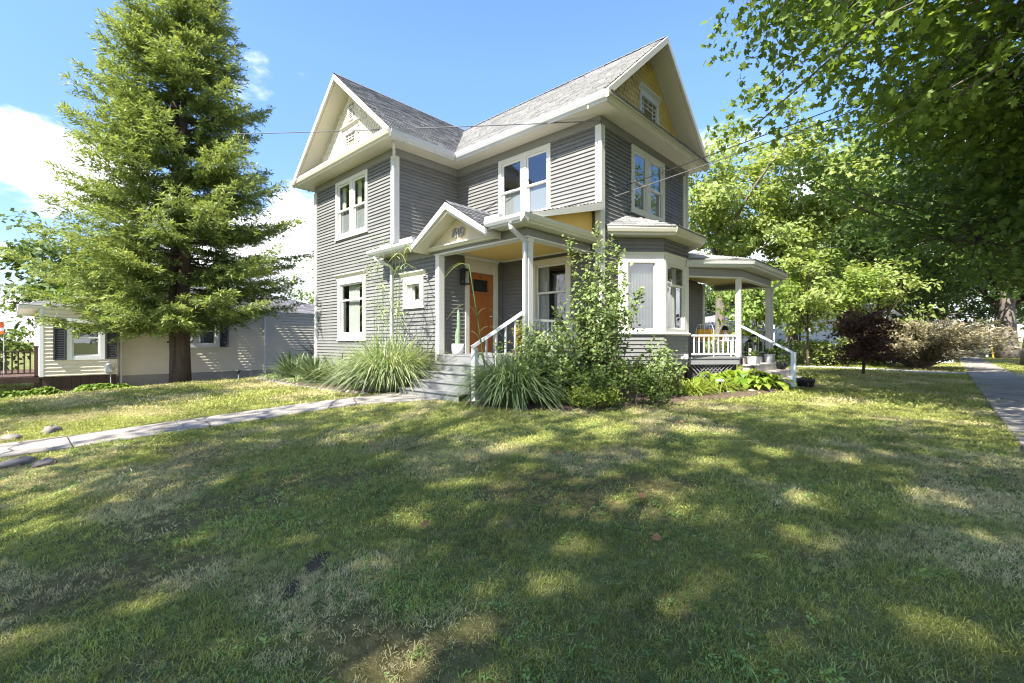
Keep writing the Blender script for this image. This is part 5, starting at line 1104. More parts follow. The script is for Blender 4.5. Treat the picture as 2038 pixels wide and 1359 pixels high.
def vinyl_window(F, a0, a1, t0, t1, shut):
    c = casing(F, a0, a1, t0, t1, .14, nb, 'vinyl_white'); tm = t0 + .14 + (t1 - t0 - .28) * .55
    sash(F, a0 + .135, a1 - .135, tm - .02, t1 - .135, .012, c); sash(F, a0 + .136, a1 - .136, t0 + .135, tm + .02, -.026, c, glass='glass_dark'); interior(F, a0 + .14, a1 - .14, t0 + .14, t1 - .14, c)
    P = F.P; obj('screen', [P(a0 + .1, t0 + .1, -.075), P(a1 - .1, t0 + .1, -.075), P(a1 - .1, tm, -.075), P(a0 + .1, tm, -.075)], [(0, 1, 2, 3)], 'blind', c)
    for sd_ in (0, 1):
        x0 = a0 - .34 if sd_ == 0 else a1 + .02; x1 = x0 + .32
        if x0 < -.2: x0 = .02
        sh_ = casing(F, x0, x1, t0 + .02, t1 - .02, .045, nb, 'shutter', 'shutter', proud=.09); k = 0; z = t0 + .07
        while z < t1 - .09: MB().ext(F, [(.056, z + .045), (.078, z), (.082, z + .008), (.06, z + .05)], x0 + .045, x1 - .045).build('louvre', 'shutter', sh_); z += .06
        MB().fbox(F, x0 + .04, x1 - .04, t0 + .04, t1 - .04, .0, .058).build('backing', 'shutter', sh_)
vinyl_window(FNB, *nw1, 1); vinyl_window(FN, *nw2, 1)
c = casing(FNE, 4.9, 5.75, .0, 2.05, .09, nb, 'vinyl_white', 'door_frame', .03); MB().fbox(FNE, 4.98, 5.67, .03, 1.97, -.06, -.01).build('door', 'vinyl_white', nb)
MB().box(NXB - .05, NXB + .045, -8.775, -8.68, .0, 2.3).box(NXB - .13, NXB - .051, -8.772, -8.73, .0, 2.3).build('corner_post', 'vinyl_white', nb)
MB().box(NX, NX + .04, -6.76, -6.66, -.09, 2.45).build('corner_post', 'vinyl_white', nb)
MB().box(NX - .1, NX + .02, -6.75, 2.7, -.8, -.10).build('foundation', 'foundation', nb)
b = MB()
for i in range(60): y0 = -6.7 + i * .157; b.box(NX + .021, NX + .028 + .004 * (i % 3), y0, y0 + .15, -.75, -.2 + .03 * math.sin(i * .7))
b.build('foundation_render', 'foundation', nb)
MB().box(-22.4, NXB - .02, -8.70, -6.8, -.75, -.005).build('skirting', 'redwood', nb)
for i in range(8): MB().box(NXB - .019, NXB - .005, -8.69 + i * .235, -8.47 + i * .235, -.75, -.02).build('skirt_board', 'redwood', nb)
# hip roofs
def hip(name, x0, x1, y0, y1, z, pitch, parent, ridge_y=True, seed=1, m='shingle_dark', soff='vinyl_white'):
    h = min(x1 - x0, y1 - y0) / 2; zr = z + h * pitch
    MB().box(x0 + .02, x1 - .02, y0 + .02, y1 - .02, z - .1, z - .07).build('soffit', soff, parent)
    for F, L_ in ((Fr(x0, y0, 1, 0), x1 - x0), (Fr(x1, y0, 0, 1), y1 - y0), (Fr(x0, y1, 0, -1), y1 - y0)): MB().ext(F, [(-.02, z - .12), (.02, z - .12), (.07, z - .07), (.09, z + .01), (-.02, z + .01)], -.06, L_ + .06).build('gutter', soff, parent)
    if x1 - x0 < y1 - y0: r0, r1 = ((x0 + x1) / 2, y0 + h, zr), ((x0 + x1) / 2, y1 - h, zr)
    else: r0, r1 = (x0 + h, (y0 + y1) / 2, zr), (x1 - h, (y0 + y1) / 2, zr)
    e = .08; A, B, C_, D_ = (x0 - e, y0 - e, z), (x1 + e, y0 - e, z), (x1 + e, y1 + e, z), (x0 - e, y1 + e, z)
    pl = ([A, B, r0], [B, C_, r1, r0], [C_, D_, r1], [D_, A, r0, r1]) if x1 - x0 < y1 - y0 else ([A, B, r1, r0], [B, C_, r1], [C_, D_, r0, r1], [D_, A, r0])
    for i, p in enumerate(pl):
        MB().slab(p, .04).build('roof_deck', soff, parent)
        if i < 2: shingles(p, parent, m, .15, .34, seed=seed + i)
hip('roof', -23.0, NXB + .0, -9.2, -5.6, 2.42, .32, nb, seed=201); hip('roof', -24.5, NX + .0, -7.2, 3.2, 2.56, .34, nb, seed=205)
pipe([(NX + .09, -6.70, 2.4), (NX + .08, -6.60, 2.1), (NX + .07, -6.60, -.55)], m='vinyl_white', parent=nb); pipe([(NX + .09, -1.5, 2.4), (NX + .08, -1.5, 2.15), (NX + .07, -1.5, -.25)], m='vinyl_white', parent=nb)
# detached garage corner seen behind the dark grass
gn = thing('neighbour_garage', 'weathered grey garage wall with white edge left of the grey house', 'garage', (-21.5, 6, -.5))
MB().box(-24, -17.6, 3.6, 8.5, -.5, 2.4).build('wall', 'foundation', gn); MB().box(-17.6, -17.5, 3.5, 3.62, -.5, 2.4).build('corner_post', 'vinyl_white', gn); hip('roof', -24.4, -17.2, 3.3, 8.9, 2.5, .45, gn, seed=221)
# gas meter, splash block, wooden deck with railing, flag
mt = thing('gas_meter', 'grey gas meter on the beige wall above the vines', 'gas meter', (NXB + .1, -7.0, .2))
MB().box(NXB + .04, NXB + .22, -7.12, -6.92, .10, .34).build('body', 'meter_grey', mt); MB().lathe((NXB + .23, -7.02, .36), [(0, 0), (.07, 0), (.07, .05), (0, .06)], 12).build('dial', 'meter_grey', mt)
MB().tube([(NXB + .13, -7.02, .36), (NXB + .13, -7.02, .46), (NXB + .13, -7.25, .47), (NXB + .02, -7.25, .46)], .018, 6).tube([(NXB + .13, -6.97, .12), (NXB + .13, -6.95, -.6)], .018, 6).build('pipe', 'meter_grey', mt)
tag(bev(MB().pts([(NX + .15, -6.95, -.62), (NX + .75, -7.2, -.64), (NX + .82, -7.0, -.64), (NX + .2, -6.72, -.62), (NX + .15, -6.95, -.48), (NX + .75, -7.2, -.56), (NX + .82, -7.0, -.56), (NX + .2, -6.72, -.48)], [(0, 3, 2, 1), (4, 5, 6, 7), (0, 1, 5, 4), (1, 2, 6, 5), (2, 3, 7, 6), (3, 0, 4, 7)]).build('splash_block', 'concrete'), .02), 'pale concrete splash block at the corner of the beige house', 'splash block')
dk = thing('wooden_deck', 'dark red-brown wooden deck with railing at the left edge', 'deck', (-19, -10.2, -.5))
for i in range(14): MB().box(-22.2, -16.45, -11.1 + i * .165, -10.945 + i * .165, .0, .035).build('floorboard', 'redwood', dk)
MB().box(-16.45, -16.41, -11.12, -8.78, -.18, .0).box(-22.2, -16.451, -11.14, -11.10, -.18, .0).build('rim_board', 'redwood', dk)
for x, y in ((-16.5, -8.85), (-16.5, -10.0), (-16.5, -11.05), (-18, -11.05), (-19.5, -11.05)): bev(MB().box(x - .05, x + .05, y - .05, y + .05, -.6, 1.0).box(x - .065, x + .065, y - .065, y + .065, 1.0, 1.05).build('post', 'redwood', dk), .008)
MB().box(-16.54, -16.46, -11.0, -8.9, .84, .88).build('top_rail', 'redwood', dk); MB().box(-22, -16.55, -11.09, -11.01, .84, .88).build('top_rail', 'redwood', dk); MB().box(-16.52, -16.48, -11.0, -8.9, .12, .16).build('bottom_rail', 'redwood', dk)
for i in range(15): MB().box(-16.517, -16.483, -10.94 + i * .138, -10.90 + i * .138, .16, .84).build('baluster', 'redwood', dk)
for i in range(30): MB().box(-21.8 + i * .178, -21.76 + i * .178, -11.07, -11.035, .03, .84).build('baluster', 'redwood', dk)
fl = thing('flag', 'orange and white garden flag beside the beige house', 'flag', (-17.8, -9.6, .03))
MB().tube([(-17.8, -9.6, .0), (-17.8, -9.6, 1.95)], .015, 6).build('pole', 'meter_grey', fl)
v = []; f = []
for i in range(9):
    for j in range(5): v.append((-17.8 + .03 * math.sin(i * .9 + j * .3), -9.6 - .06 * i, 1.9 - .11 * j - .02 * i + .01 * math.sin(i)))
for i in range(8):
    for j in range(4): f.append((i * 5 + j, i * 5 + j + 1, i * 5 + j + 6, i * 5 + j + 5))
o = obj('cloth', v, f, 'flag_orange', fl, True); o.data.materials.append(MT['glaze_white'])
for p in o.data.polygons: p.material_index = 1 if (p.index % 4) == 2 else 0

# ------------------------------------------------------------------ buildings behind, right
gg = thing('garage', 'low pale garage seen through the rear porch railing', 'garage', (-6, 28, -.2))
FG = Fr(-3.9, 24.6, 0, 1); wall(FG, 6, -.1, 1.95, [], gg, 'beige_siding', .15, th=.025, name='siding_panel'); wall(Fr(-10, 24.6, 1, 0), 6.1, -.1, 1.95, [], gg, 'vinyl_white', .15, th=.025, name='siding_panel', in1=.15)
hip('roof', -10.4, -3.5, 24.2, 31, 2.05, .35, gg, seed=231)
hs = thing('white_house', 'white house with grey roof behind the garage and sumacs', 'house', (-8, 40, 0))
MB().box(-16, 1.5, 36, 44, -.2, 3.5).build('wall', 'white_wall', hs); hip('roof', -16.5, 2.0, 35.5, 44.5, 3.6, .52, hs, seed=241)
for x in (-2.5, -.3):
    c = casing(Fr(x, 36, 1, 0), 0, .9, 1.0, 2.5, .1, hs, 'vinyl_white'); MB().box(x + .1, x + .8, 35.99, 35.995, 1.1, 2.4).build('pane', 'glass_dark', c)
h2 = thing('far_house', 'pale house glimpsed behind the sumac thicket', 'house', (-1, 30, 0))
MB().box(-3.0, 3.2, 27.8, 33, -.2, 3.0).build('wall', 'white_wall', h2); hip('roof', -3.4, 3.6, 27.4, 33.4, 3.1, .5, h2, seed=251)
c = casing(Fr(1.2, 27.8, 1, 0), 0, .9, 1.0, 2.4, .1, h2, 'vinyl_white'); MB().box(1.3, 2.0, 27.785, 27.79, 1.1, 2.3).build('pane', 'glass_dark', c)
# picket fence
pf = thing('picket_fence', 'white picket fence behind the juniper', 'fence', (5, 25, 0))
A, B = Vector((3.3, 23.2, 0)), Vector((6.3, 26.8, 0)); F = Fr(A.x, A.y, B.x - A.x, B.y - A.y); L_ = (B - A).length; z = gzf(5, 25)
for t in (.25, .7): MB().fbox(F, 0, L_, z + t, z + t + .08, -.03, -.005).build('rail', 'vinyl_white', pf)
for i in range(int(L_ / .16)): s = i * .16 + .04; MB().pts([F.P(s, z + .05, 0), F.P(s + .085, z + .05, 0), F.P(s + .085, z + .9, 0), F.P(s + .0425, z + .98, 0), F.P(s, z + .9, 0)] + [F.P(s, z + .05, .02), F.P(s + .085, z + .05, .02), F.P(s + .085, z + .9, .02), F.P(s + .0425, z + .98, .02), F.P(s, z + .9, .02)], [(4, 3, 2, 1, 0), (5, 6, 7, 8, 9)] + [(i_, (i_ + 1) % 5, 5 + (i_ + 1) % 5, 5 + i_) for i_ in range(5)]).build('picket', 'vinyl_white', pf)
mk = thing('marker_post', 'thin yellow marker post by the distant pavement', 'post', (8.6, 40, -.1)); MB().tube([(8.55, 40, -.1), (8.4, 40, 1.35)], .05, 6).build('shaft', 'marker_yellow', mk); MB().tube([(8.47, 40, .75), (8.43, 40, 1.0)], .052, 6).build('band', 'vinyl_white', mk)
tag(MB().tube([(8.5, 46, -.1), (8.5, 46, 1.6)], .09, 8).lathe((8.5, 46, 1.6), [(.11, 0), (.11, .06), (0, .1)], 8).build('post', 'vinyl_white'), 'white post farther along the pavement than the yellow marker', 'post')

# ------------------------------------------------------------------ wires
def cable(name, pts, r, m, label, sag=0):
    a, b = Vector(pts[0]), Vector(pts[1]); P = []
    for i in range(33): t = i / 32; p = a.lerp(b, t); p.z -= sag * 4 * t * (1 - t); P.append(p)
    return tag(MB().tube(P, r, 5).build(name, m), label, 'cable')
cable('service_cable', ((.06, -.08, 6.33), (-37.1, -14.0, 12.75)), .014, 'wire_grey', 'service cable running from the house corner to the left edge', .25)
cable('utility_wire', ((.06, .48, 4.86), (16, 14, 13.2)), .012, 'wire_black', 'upper of two wires running from the side wall into the maple', .3)
cable('utility_wire', ((.06, .55, 4.72), (16, 13.0, 12.4)), .013, 'wire_grey', 'lower of two wires running from the side wall into the maple', .3)
MB().tube([(.05, -.05, 6.33), (.06, -.06, 6.25), (.055, .01, 6.2), (.05, .03, 4.95), (.05, .4, 4.88)], .01, 5).build('service_conduit', 'wire_black', house)

# ------------------------------------------------------------------ things on the porches and in the beds
def pot(name, label, c, prof, m, cat='pot', n=22): 
    t = thing(name, label, cat, c); MB().lathe(c, prof, n).build('bowl', m, t, True); return t
px, py = -2.72, -2.05
t = pot('cactus_pot', 'white ceramic pot with a tall cactus beside the front door', (px, py, DZ), [(0, .0), (.10, .0), (.13, .02), (.145, .10), (.145, .25), (.135, .25), (.13, .22), (0, .22)], 'glaze_white', 'potted plant')
mb = MB(); mb.tube(curve(np.array([px, py, DZ + .2]), np.array([px + .05, py, DZ + .6]), np.array([px + .02, py, DZ + 1.08]), 9), [.045, .05, .048, .05, .046, .045, .042, .036, .015], 7); mb.tube(curve(np.array([px - .04, py + .02, DZ + .2]), np.array([px - .08, py, DZ + .4]), np.array([px - .03, py + .02, DZ + .66]), 6), [.035, .04, .04, .037, .032, .012], 7); mb.build('cactus', 'cactus', t)
def chair(label, x, y, rz):
    t = bpy.data.objects.new('wire_chair', None); COL.objects.link(t); t.location = (x, y, RD); t['label'] = label; t['category'] = 'chair'; t['group'] = 'wire chairs on the rear porch'
    T = Matrix.Translation((x, y, RD)) @ Matrix.Rotation(rz, 4, 'Z')
    def tb(name, pts, r, m='rail_white', s=6): MB().tube([T @ Vector(p) for p in pts], r, s).build(name, m, t)
    for sx in (-1, 1):
        tb('leg', [(sx * .24, -.24, 0), (sx * .22, -.2, .42)], .012); tb('leg', [(sx * .24, .26, 0), (sx * .22, .2, .42)], .012)
        tb('arm', [(sx * .24, -.22, .42), (sx * .27, -.24, .62), (sx * .27, .1, .64), (sx * .24, .24, .6)], .010)
    tb('back_frame', [(-.23, .22, .42), (-.24, .27, .75), (-.18, .3, .90), (0, .31, .94), (.18, .3, .90), (.24, .27, .75), (.23, .22, .42)], .013)
    for q in (-.1, 0, .1): tb('back_wire', [(q, .22, .42), (q * 1.2, .30, .92)], .007)
    b = MB().hexa([T @ Vector(p) for p in ((-.23, -.23, .41), (.23, -.23, .41), (.22, .22, .41), (-.22, .22, .41), (-.23, -.23, .43), (.23, -.23, .43), (.22, .22, .43), (-.22, .22, .43))]); b.build('seat', 'rail_white', t)
    o = MB().hexa([T @ Vector(p) for p in ((-.2, .13, .44), (.2, .13, .44), (.2, .22, .47), (-.2, .22, .47), (-.2, .20, .80), (.2, .20, .80), (.2, .28, .78), (-.2, .28, .78))]).build('cushion', 'cushion', t); bev(o, .04, 3)
chair('left wire chair with mustard cushion on the rear porch', .75, 4.35, R(-150)); chair('right wire chair with mustard cushion on the rear porch', .75, 5.6, R(-110))
t = thing('side_table', 'small white table between the wire chairs', 'table', (1.15, 5.0, RD)); bev(MB().box(.9, 1.4, 4.8, 5.25, RD + .44, RD + .47).build('top', 'rail_white', t), .006)
for a in (.93, 1.37):
    for c_ in (4.83, 5.22): MB().box(a - .015, a + .015, c_ - .015, c_ + .015, RD, RD + .44).build('leg', 'rail_white', t)
tl = thing('table_lamp', 'small white lamp with dark shade on the porch table', 'lamp', (1.15, 5.0, RD + .47)); MB().lathe((1.15, 5.0, RD + .47), [(.0, 0), (.08, .0), (.09, .1), (.06, .22), (.02, .26), (.02, .32)], 14).build('base', 'glaze_white', tl, True); MB().lathe((1.15, 5.0, RD + .47), [(.10, .30), (.06, .42), (.0, .42)], 14).build('shade', 'pot_black', tl, True)
def lantern(label, x, y, z0, h, wd):
    t = thing('lantern', label, 'lantern', (x, y, z0), 'black lanterns on the rear porch'); b = MB()
    for sx in (-1, 1):
        for sy in (-1, 1): b.box(x + sx * wd - .01, x + sx * wd + .01, y + sy * wd - .01, y + sy * wd + .01, z0 + .02, z0 + h)
    b.box(x - wd - .02, x + wd + .02, y - wd - .02, y + wd + .02, z0, z0 + .02).box(x - wd - .02, x + wd + .02, y - wd - .02, y + wd + .02, z0 + h, z0 + h + .02).build('frame', 'black_metal', t)
    MB().pts([(x - wd, y - wd, z0 + h + .02), (x + wd, y - wd, z0 + h + .02), (x + wd, y + wd, z0 + h + .02), (x - wd, y + wd, z0 + h + .02), (x, y, z0 + h + .12)], [(0, 1, 4), (1, 2, 4), (2, 3, 4), (3, 0, 4)]).build('roof', 'black_metal', t)
    MB().lathe((x, y, z0 + .02), [(0, 0), (.04, 0), (.04, h * .5), (0, h * .5)], 10).build('candle', 'glaze_white', t)
lantern('taller black lantern on the rear porch edge', 1.68, 6.0, RD, .58, .10); lantern('shorter black lantern beside the taller one', 1.66, 5.6, RD, .40, .09)
def planter(label, x0, x1, y0, y1, z0, h, m, leafm, seed, group=None):
    t = thing('planter', label, 'planter', ((x0 + x1) / 2, (y0 + y1) / 2, z0), group); e = .02
    MB().hexa([(x0 + e, y0 + e, z0), (x1 - e, y0 + e, z0), (x1 - e, y1 - e, z0), (x0 + e, y1 - e, z0), (x0, y0, z0 + h), (x1, y0, z0 + h), (x1, y1, z0 + h), (x0, y1, z0 + h)]).build('box', m, t)
    rg = np.random.default_rng(seed); n = 110; C = np.stack([rg.uniform(x0, x1, n), rg.uniform(y0, y1, n), z0 + h + rg.random(n) * .16], -1); leaves('foliage', C, unit(rg.normal(size=(n, 3)) + [0, 0, 1]), unit(rg.normal(size=(n, 3))), .07 * rg.uniform(.6, 1.3, n), OVAL, leafm, t, rg.random(n))
zt = RD - (RD + .08) / 4
planter('white rectangular planter on the upper rear step', 1.86, 2.10, 4.62, 5.05, zt, .22, 'glaze_white', 'mid_leaf', 1)
planter('grey square pot at the back of the rear steps', 1.86, 2.10, 6.3, 6.6, zt, .26, 'meter_grey', 'mid_leaf', 2)
t = pot('round_pot', 'round black pot on the rear step', (2.25, 6.7, RD - 2 * (RD + .08) / 4), [(0, 0), (.08, 0), (.15, .1), (.16, .2), (.13, .26), (.12, .26), (0, .24)], 'pot_black', 'potted plant')
rg = np.random.default_rng(5); n = 90; C = np.array([2.25, 6.7, .63]) + rg.normal(0, .10, (n, 3)); leaves('foliage', C, unit(rg.normal(size=(n, 3)) + [0, 0, 1]), unit(rg.normal(size=(n, 3))), .07 * rg.uniform(.6, 1.3, n), OVAL, 'mid_leaf', t, rg.random(n))
t = pot('tub_pot', 'wide black tub beside the pale newel post', (3.25, 4.75, gzf(3.25, 4.75)), [(0, 0), (.17, 0), (.22, .2), (.225, .24), (.2, .24), (0, .22)], 'pot_black', 'potted plant')
rg = np.random.default_rng(6); n = 90; C = np.array([3.25, 4.75, .22]) + rg.normal(0, .10, (n, 3)) * [1.2, 1.2, .9]; leaves('foliage', C, unit(rg.normal(size=(n, 3)) + [0, 0, 1]), unit(rg.normal(size=(n, 3))), .07 * rg.uniform(.6, 1.3, n), OVAL, 'mid_leaf', t, rg.random(n))
def solar(label, x, y, m='glaze_white'):
    z = gzf(x, y); t = thing('garden_light', label, 'garden light', (x, y, z), 'solar garden lights'); MB().tube([(x, y, z), (x, y, z + .22)], .011, 6).build('stake', 'meter_grey', t); MB().lathe((x, y, z + .20), [(0, 0), (.035, 0), (.045, .07), (.0, .07)], 12).build('lens', 'black_metal', t); MB().lathe((x, y, z + .27), [(.0, 0), (.10, .0), (.07, .035), (0, .05)], 14).build('cap', m, t, True)
solar('white-capped garden light before the hostas', 2.12, 1.75); solar('dark garden light at the left end of the front bed', -10.2, -4.6, 'black_metal'); solar('garden light half hidden in the striped grass', -3.6, -4.05)
o = MB().lathe((.86, 2.8, .78), [(0, -.06), (.06, -.06), (.08, -.03), (.08, .05), (.05, .08), (0, .085)], 14); o.box(.84, .90, 2.55, 2.7, .74, .80).build('utility_box', 'vinyl_white', house)
# boulders by the walkway, stones along the front bed
def rock(label, x, y, sx, sy, sz, seed, m='rock', group=None, name='boulder', parent=None, rot=0):
    rg = np.random.default_rng(seed); v = []; f = []; nu, nv = 14, 8
    for j in range(nv + 1):
        for i in range(nu):
            a, bb = 2 * math.pi * i / nu, math.pi * j / nv; d = 1 + .16 * math.sin(3 * a + seed) * math.sin(bb) + .1 * math.sin(5 * bb + seed + a * 2) + rg.normal(0, .05)
            X, Y = sx * d * math.sin(bb) * math.cos(a), sy * d * math.sin(bb) * math.sin(a); v.append((x + X * math.cos(rot) - Y * math.sin(rot), y + X * math.sin(rot) + Y * math.cos(rot), gzf(x, y) + sz * .25 + sz * d * math.cos(bb)))
    for j in range(nv):
        for i in range(nu): f.append((j * nu + i, (j + 1) * nu + i, (j + 1) * nu + (i + 1) % nu, j * nu + (i + 1) % nu))
    o = obj(name, v, f, m, parent, True)
    if parent is None: tag(o, label, 'boulder', group)
    return o
for i, (x, y, sx, sy, sz, lab) in enumerate(((-4.0, -9.0, .17, .11, .08, 'rounded boulder left of the walkway on the sunny lawn'), (-3.75, -9.4, .15, .10, .06, 'flat boulder touching the left side of the walkway'), (-4.4, -9.7, .2, .15, .08, 'boulder at the left picture edge beyond the walkway'), (-1.75, -9.35, .18, .10, .06, 'long boulder right of the walkway at the picture edge'), (-1.5, -9.15, .16, .09, .05, 'flat boulder right of the walkway, nearest the grass'), (-1.05, -9.75, .2, .16, .10, 'lowest boulder at the left picture edge'))): rock(lab, x, y, sx, sy, sz, i + 3, rot=i * .7, group='boulders by the walkway')
eg = thing('bed_edging', 'row of small stones edging the front flower bed', 'edging', (-6.5, -4.2, gzf(-6.5, -4.2)))
rg = np.random.default_rng(9)
for i in range(46):
    u = i / 45; x = -10.2 + 6.6 * u; y = -4.02 - .30 * math.sin(u * 3.1) + rg.normal(0, .03); rock('', x, y, rg.uniform(.05, .11), rg.uniform(.04, .07), rg.uniform(.03, .05), 100 + i, ('rock', 'foundation')[i % 2], name='stone', parent=eg, rot=rg.random() * 3)
for i, (x, y) in enumerate(((2.55, 2.55), (2.3, 1.9), (2.75, 3.2), (2.0, .9))): rock(('pale stone before the hostas', 'pale stone beside the white garden light', 'stone beside the dark hosta', 'pale stone at the fern bed edge')[i], x, y, .1, .07, .045, 60 + i, 'foundation', 'stones in the side bed', 'stone')
bt_ = MB(); 
# ------------------------------------------------------------------ lawn: blades instanced on scattered points
def tuft(name, n, h0, h1, wd, rad, seed, m, bend=.5):
    rg = np.random.default_rng(seed); P0 = np.stack([rg.normal(0, rad, n), rg.normal(0, rad, n), np.zeros(n) - .004], -1)
    o = ribbons(name, P0, rg.random(n) * 6.28, rg.uniform(.45, 1.45, n), rg.uniform(h0, h1, n), np.full(n, wd), rg.uniform(.1, bend, n), m, None, rg, 3, 1.5)
    COL.objects.unlink(o); return o
tufts = [tuft('blade_tuft', 22, .022, .055, .0042, .03, 1, 'lawn_blade'), tuft('blade_tuft', 20, .018, .045, .005, .04, 2, 'lawn_blade', .8), tuft('blade_tuft', 18, .03, .065, .0045, .025, 3, 'lawn_blade'),
         tuft('blade_tuft', 22, .022, .055, .010, .06, 4, 'lawn_blade'), tuft('blade_tuft', 22, .025, .06, .017, .10, 5, 'lawn_blade'), tuft('weed_tuft', 9, .03, .075, .008, .015, 6, 'weed_blade', .8), tuft('weed_tuft', 11, .03, .06, .011, .03, 7, 'weed_blade', .9)]
def clover(seed):
    rg = np.random.default_rng(seed); n = 16; r = .042 * np.sqrt(rg.random(n)); a = rg.random(n) * 6.28; C = np.stack([r * np.cos(a), r * np.sin(a), rg.uniform(.012, .04, n)], -1)
    o = leaves('clover_tuft', C, unit(rg.normal(size=(n, 3)) * .35 + [0, 0, 1.]), unit(rg.normal(size=(n, 3))), rg.uniform(.010, .019, n), OVAL, 'weed_blade', None, rg.random(n), 1.6); COL.objects.unlink(o); return o
tufts.append(clover(3))
def in_poly(x, y, poly):
    c = np.zeros(len(x), bool); j = len(poly) - 1
    for i in range(len(poly)):
        (xi, yi), (xj, yj) = poly[i], poly[j]
        cond = ((yi > y) != (yj > y)) & (x < (xj - xi) * (y - yi) / ((yj - yi) if yj != yi else 1e-9) + xi); c ^= cond; j = i
    return c
BARE = [(3.12, -8.14, .13, .05), (3.30, -8.36, .09, .03), (4.82, -7.4, .08, .028)]
def lawn():
    rg = np.random.default_rng(99); PX_, PY_, K, SC = [], [], [], []
    for d0, d1, dens, kinds, sc in ((.9, 3.2, 1300, (0, 1, 2), .78), (3.2, 5.5, 850, (0, 1, 2, 3), .88), (5.5, 9, 420, (3, 3, 1), 1.1), (9, 15, 170, (3, 4), 1.15), (15, 34, 55, (4,), 1.35)):
        wmax = d1 * 1.32 + .8; n = int(dens * (d1 - d0) * wmax * 2); d = rg.uniform(d0, d1, n); r = rg.uniform(-wmax, wmax, n); ok = np.abs(r) < d * 1.3 + .8; d, r = d[ok], r[ok]
        x = 5.92 + .732 * r - .681 * d; y = -9.41 + .681 * r + .732 * d; PX_.append(x); PY_.append(y); K.append(rg.choice(kinds, len(x))); SC.append(np.full(len(x), sc))
    x, y, k, sc = map(np.concatenate, (PX_, PY_, K, SC))
    ok = ~((x > SWX0 - .01 + .17 * (vnoise(x, y, .22, 2) - .35)) & (x < SWX1)) & ~((x > -3.08 + .03 * (y + 3.6) + .16 * (vnoise(x, y, .22, 21) - .35)) & (x < -2.04 + .03 * (y + 3.6) + .45 * sstep(y, -4.8, -3.6) - .16 * (vnoise(x, y, .22, 22) - .35)) & (y < -3.5)) & ~((x > -9.95) & (x < .1) & (y > -2.4) & (y < 7)) & ~((x < -14.45) & (x > -17.2)) & ~((x > 11.4) & (x < 19.1)) & (x > -30)
    ok &= ~((y > 13.8) & (y < 15.75 + (x + 9) * .115) & (y > 13.9 + (x + 9) * .115) & (x < SWX0)) & ~((x > .0) & (x < 3.0) & (y > 3) & (y < 7.5)) & ~((x > 3) & (x < 6.6) & (np.abs(y - 5.6 - (x - 3) * .15) < .2)) & ~((x > -3.05) & (x < -1) & (y > -3.6) & (y < -2))
    for b in BEDS: ok &= ~in_poly(x, y, b)
    for bx, by, ra, rb in BARE: ok &= (((x - bx) * .73 - (y - by) * .68) / ra) ** 2 + (((x - bx) * .68 + (y - by) * .73) / rb) ** 2 > 1 * (.6 + .8 * vnoise(x, y, .12, 4))
    x, y, k, sc = x[ok], y[ok], k[ok], sc[ok]
    dist = np.hypot(x - 5.92, y + 9.41)
    # thin, mossy and dry areas
    keepp = rg.random(len(x)) < np.clip(1 - .80 * mossf(x, y), .1, 1); x, y, k, sc, dist = (a[keepp] for a in (x, y, k, sc, dist))
    dry = np.clip(.95 * sstep(vnoise(x, y, 1.1, 7) * .55 + vnoise(x, y, .4, 8) * .45, .46, .72) + rg.normal(0, .18, len(x)) + .08, 0, 1) * .8
    weed = (rg.random(len(x)) < .16 * sstep(vnoise(x, y, .8, 11), .35, .8) + .015) & (dist < 9); k = np.where(weed, rg.choice((5, 6, 7, 7), len(x)), k); dry = np.where(weed, dry * .25, dry)
    tone = np.clip(.75 + .5 * vnoise(x, y, .6, 13) + rg.normal(0, .22, len(x)), .3, 1.7)
    n = len(x); zz = gz(x, y) + (vnoise(x, y, 1.3, 3) - .5) * .03 + (vnoise(x, y, .5, 5) - .5) * .012
    me = bpy.data.meshes.new('lawn_grass'); me.vertices.add(n); me.vertices.foreach_set('co', np.stack([x, y, zz], -1).astype(np.float32).ravel())
    def attr(nm, ty, arr, key='value'): a = me.attributes.new(nm, ty, 'POINT'); a.data.foreach_set(key, np.ascontiguousarray(arr).ravel())
    attr('kind_id', 'INT', k.astype(np.int32)); attr('dry', 'FLOAT', dry.astype(np.float32)); attr('tone', 'FLOAT', tone.astype(np.float32))
    attr('rot', 'FLOAT_VECTOR', np.stack([rg.normal(0, .12, n), rg.normal(0, .12, n), rg.random(n) * 6.28], -1).astype(np.float32), 'vector'); s = sc * rg.uniform(.7, 1.3, n); attr('scl', 'FLOAT_VECTOR', np.stack([s, s, s * rg.uniform(.7, 1.2, n)], -1).astype(np.float32), 'vector')
    o = bpy.data.objects.new('lawn_grass', me); COL.objects.link(o); o['kind'] = 'stuff'; o['label'] = 'short mown lawn with dry and mossy patches'; o['category'] = 'grass'
    ng = bpy.data.node_groups.new('scatter', 'GeometryNodeTree'); ng.interface.new_socket('Geometry', in_out='INPUT', socket_type='NodeSocketGeometry'); ng.interface.new_socket('Geometry', in_out='OUTPUT', socket_type='NodeSocketGeometry')
    N = ng.nodes.new; L = ng.links.new; gi, go = N('NodeGroupInput'), N('NodeGroupOutput'); ip = N('GeometryNodeInstanceOnPoints'); L(gi.outputs[0], ip.inputs['Points']); gti = N('GeometryNodeGeometryToInstance')
    for q in tufts[::-1]: oi = N('GeometryNodeObjectInfo'); oi.inputs['Object'].default_value = q; oi.inputs['As Instance'].default_value = False; L(oi.outputs['Geometry'], gti.inputs[0])
    L(gti.outputs[0], ip.inputs['Instance']); ip.inputs['Pick Instance'].default_value = True
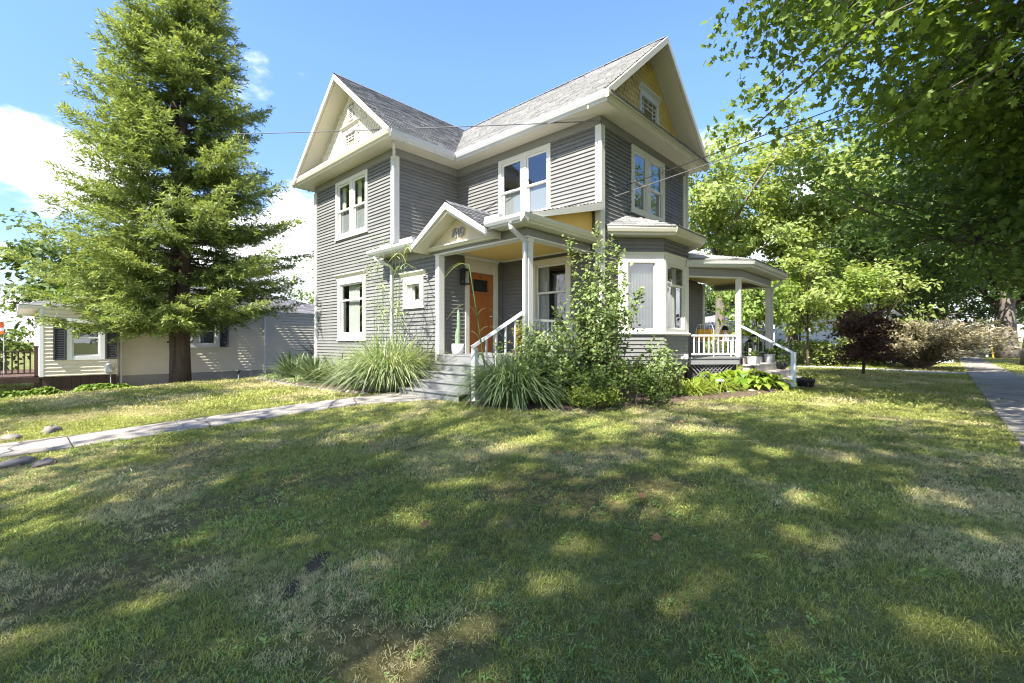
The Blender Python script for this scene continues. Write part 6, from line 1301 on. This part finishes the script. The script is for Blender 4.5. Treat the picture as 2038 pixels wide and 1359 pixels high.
    def na(nm, ty): a = N('GeometryNodeInputNamedAttribute'); a.data_type = ty; a.inputs['Name'].default_value = nm; return a.outputs['Attribute']
    L(na('kind_id', 'INT'), ip.inputs['Instance Index']); L(na('rot', 'FLOAT_VECTOR'), ip.inputs['Rotation']); L(na('scl', 'FLOAT_VECTOR'), ip.inputs['Scale']); L(ip.outputs[0], go.inputs[0])
    md = o.modifiers.new('scatter', 'NODES'); md.node_group = ng; print('tufts', n)
lawn()
for i, (bx, by, ra, rb) in enumerate(BARE):   # bare soil scars
    pts = [(bx + .73 * ra * 1.15 * math.cos(a) * q + .68 * rb * 1.2 * math.sin(a) * q, by - .68 * ra * 1.15 * math.cos(a) * q + .73 * rb * 1.2 * math.sin(a) * q) for a, q in [(2 * math.pi * j / 16, 1 + .2 * math.sin(3.1 * j + i)) for j in range(16)]]
    v = [(x, y, gzf(x, y) + (vnoise(x, y, 1.3, 3) - .5) * .03 + .002) for x, y in pts] + [(bx, by, gzf(bx, by) + (float(vnoise(bx, by, 1.3, 3)) - .5) * .03 + .004)]; kind(obj('bare_soil', v, [(j, (j + 1) % 16, 16) for j in range(16)], 'scar_soil', None, True), 'structure')
rg = np.random.default_rng(14)
for i, (d, r) in enumerate(((5.6, -1.7), (3.6, 1.0), (2.9, .9), (4.9, .5), (7.5, -2.2), (3.2, -.6), (6.6, 2.4))):
    x = 5.92 + .732 * r - .681 * d; y = -9.41 + .681 * r + .732 * d; P, F = leaf_arrays(np.array([[x, y, gzf(x, y) + .055]]), unit(np.array([[.2, -.3, .9]])), unit(rg.normal(size=(1, 3))), np.array([.07]), MAPLE)
    tag(obj('fallen_leaf', [tuple(p) for p in P], [tuple(int(k) for k in F[0])], 'dead_leaf'), ('fallen brown leaf on the lawn near the walkway', 'fallen leaf in the middle of the lawn', 'curled brown leaf in front of the camera', 'small brown leaf on the mid lawn', 'reddish leaf on the sunny side of the lawn', 'brown leaf beside the bare soil scar', 'brown leaf on the right lawn')[i], 'leaf', 'fallen leaves')
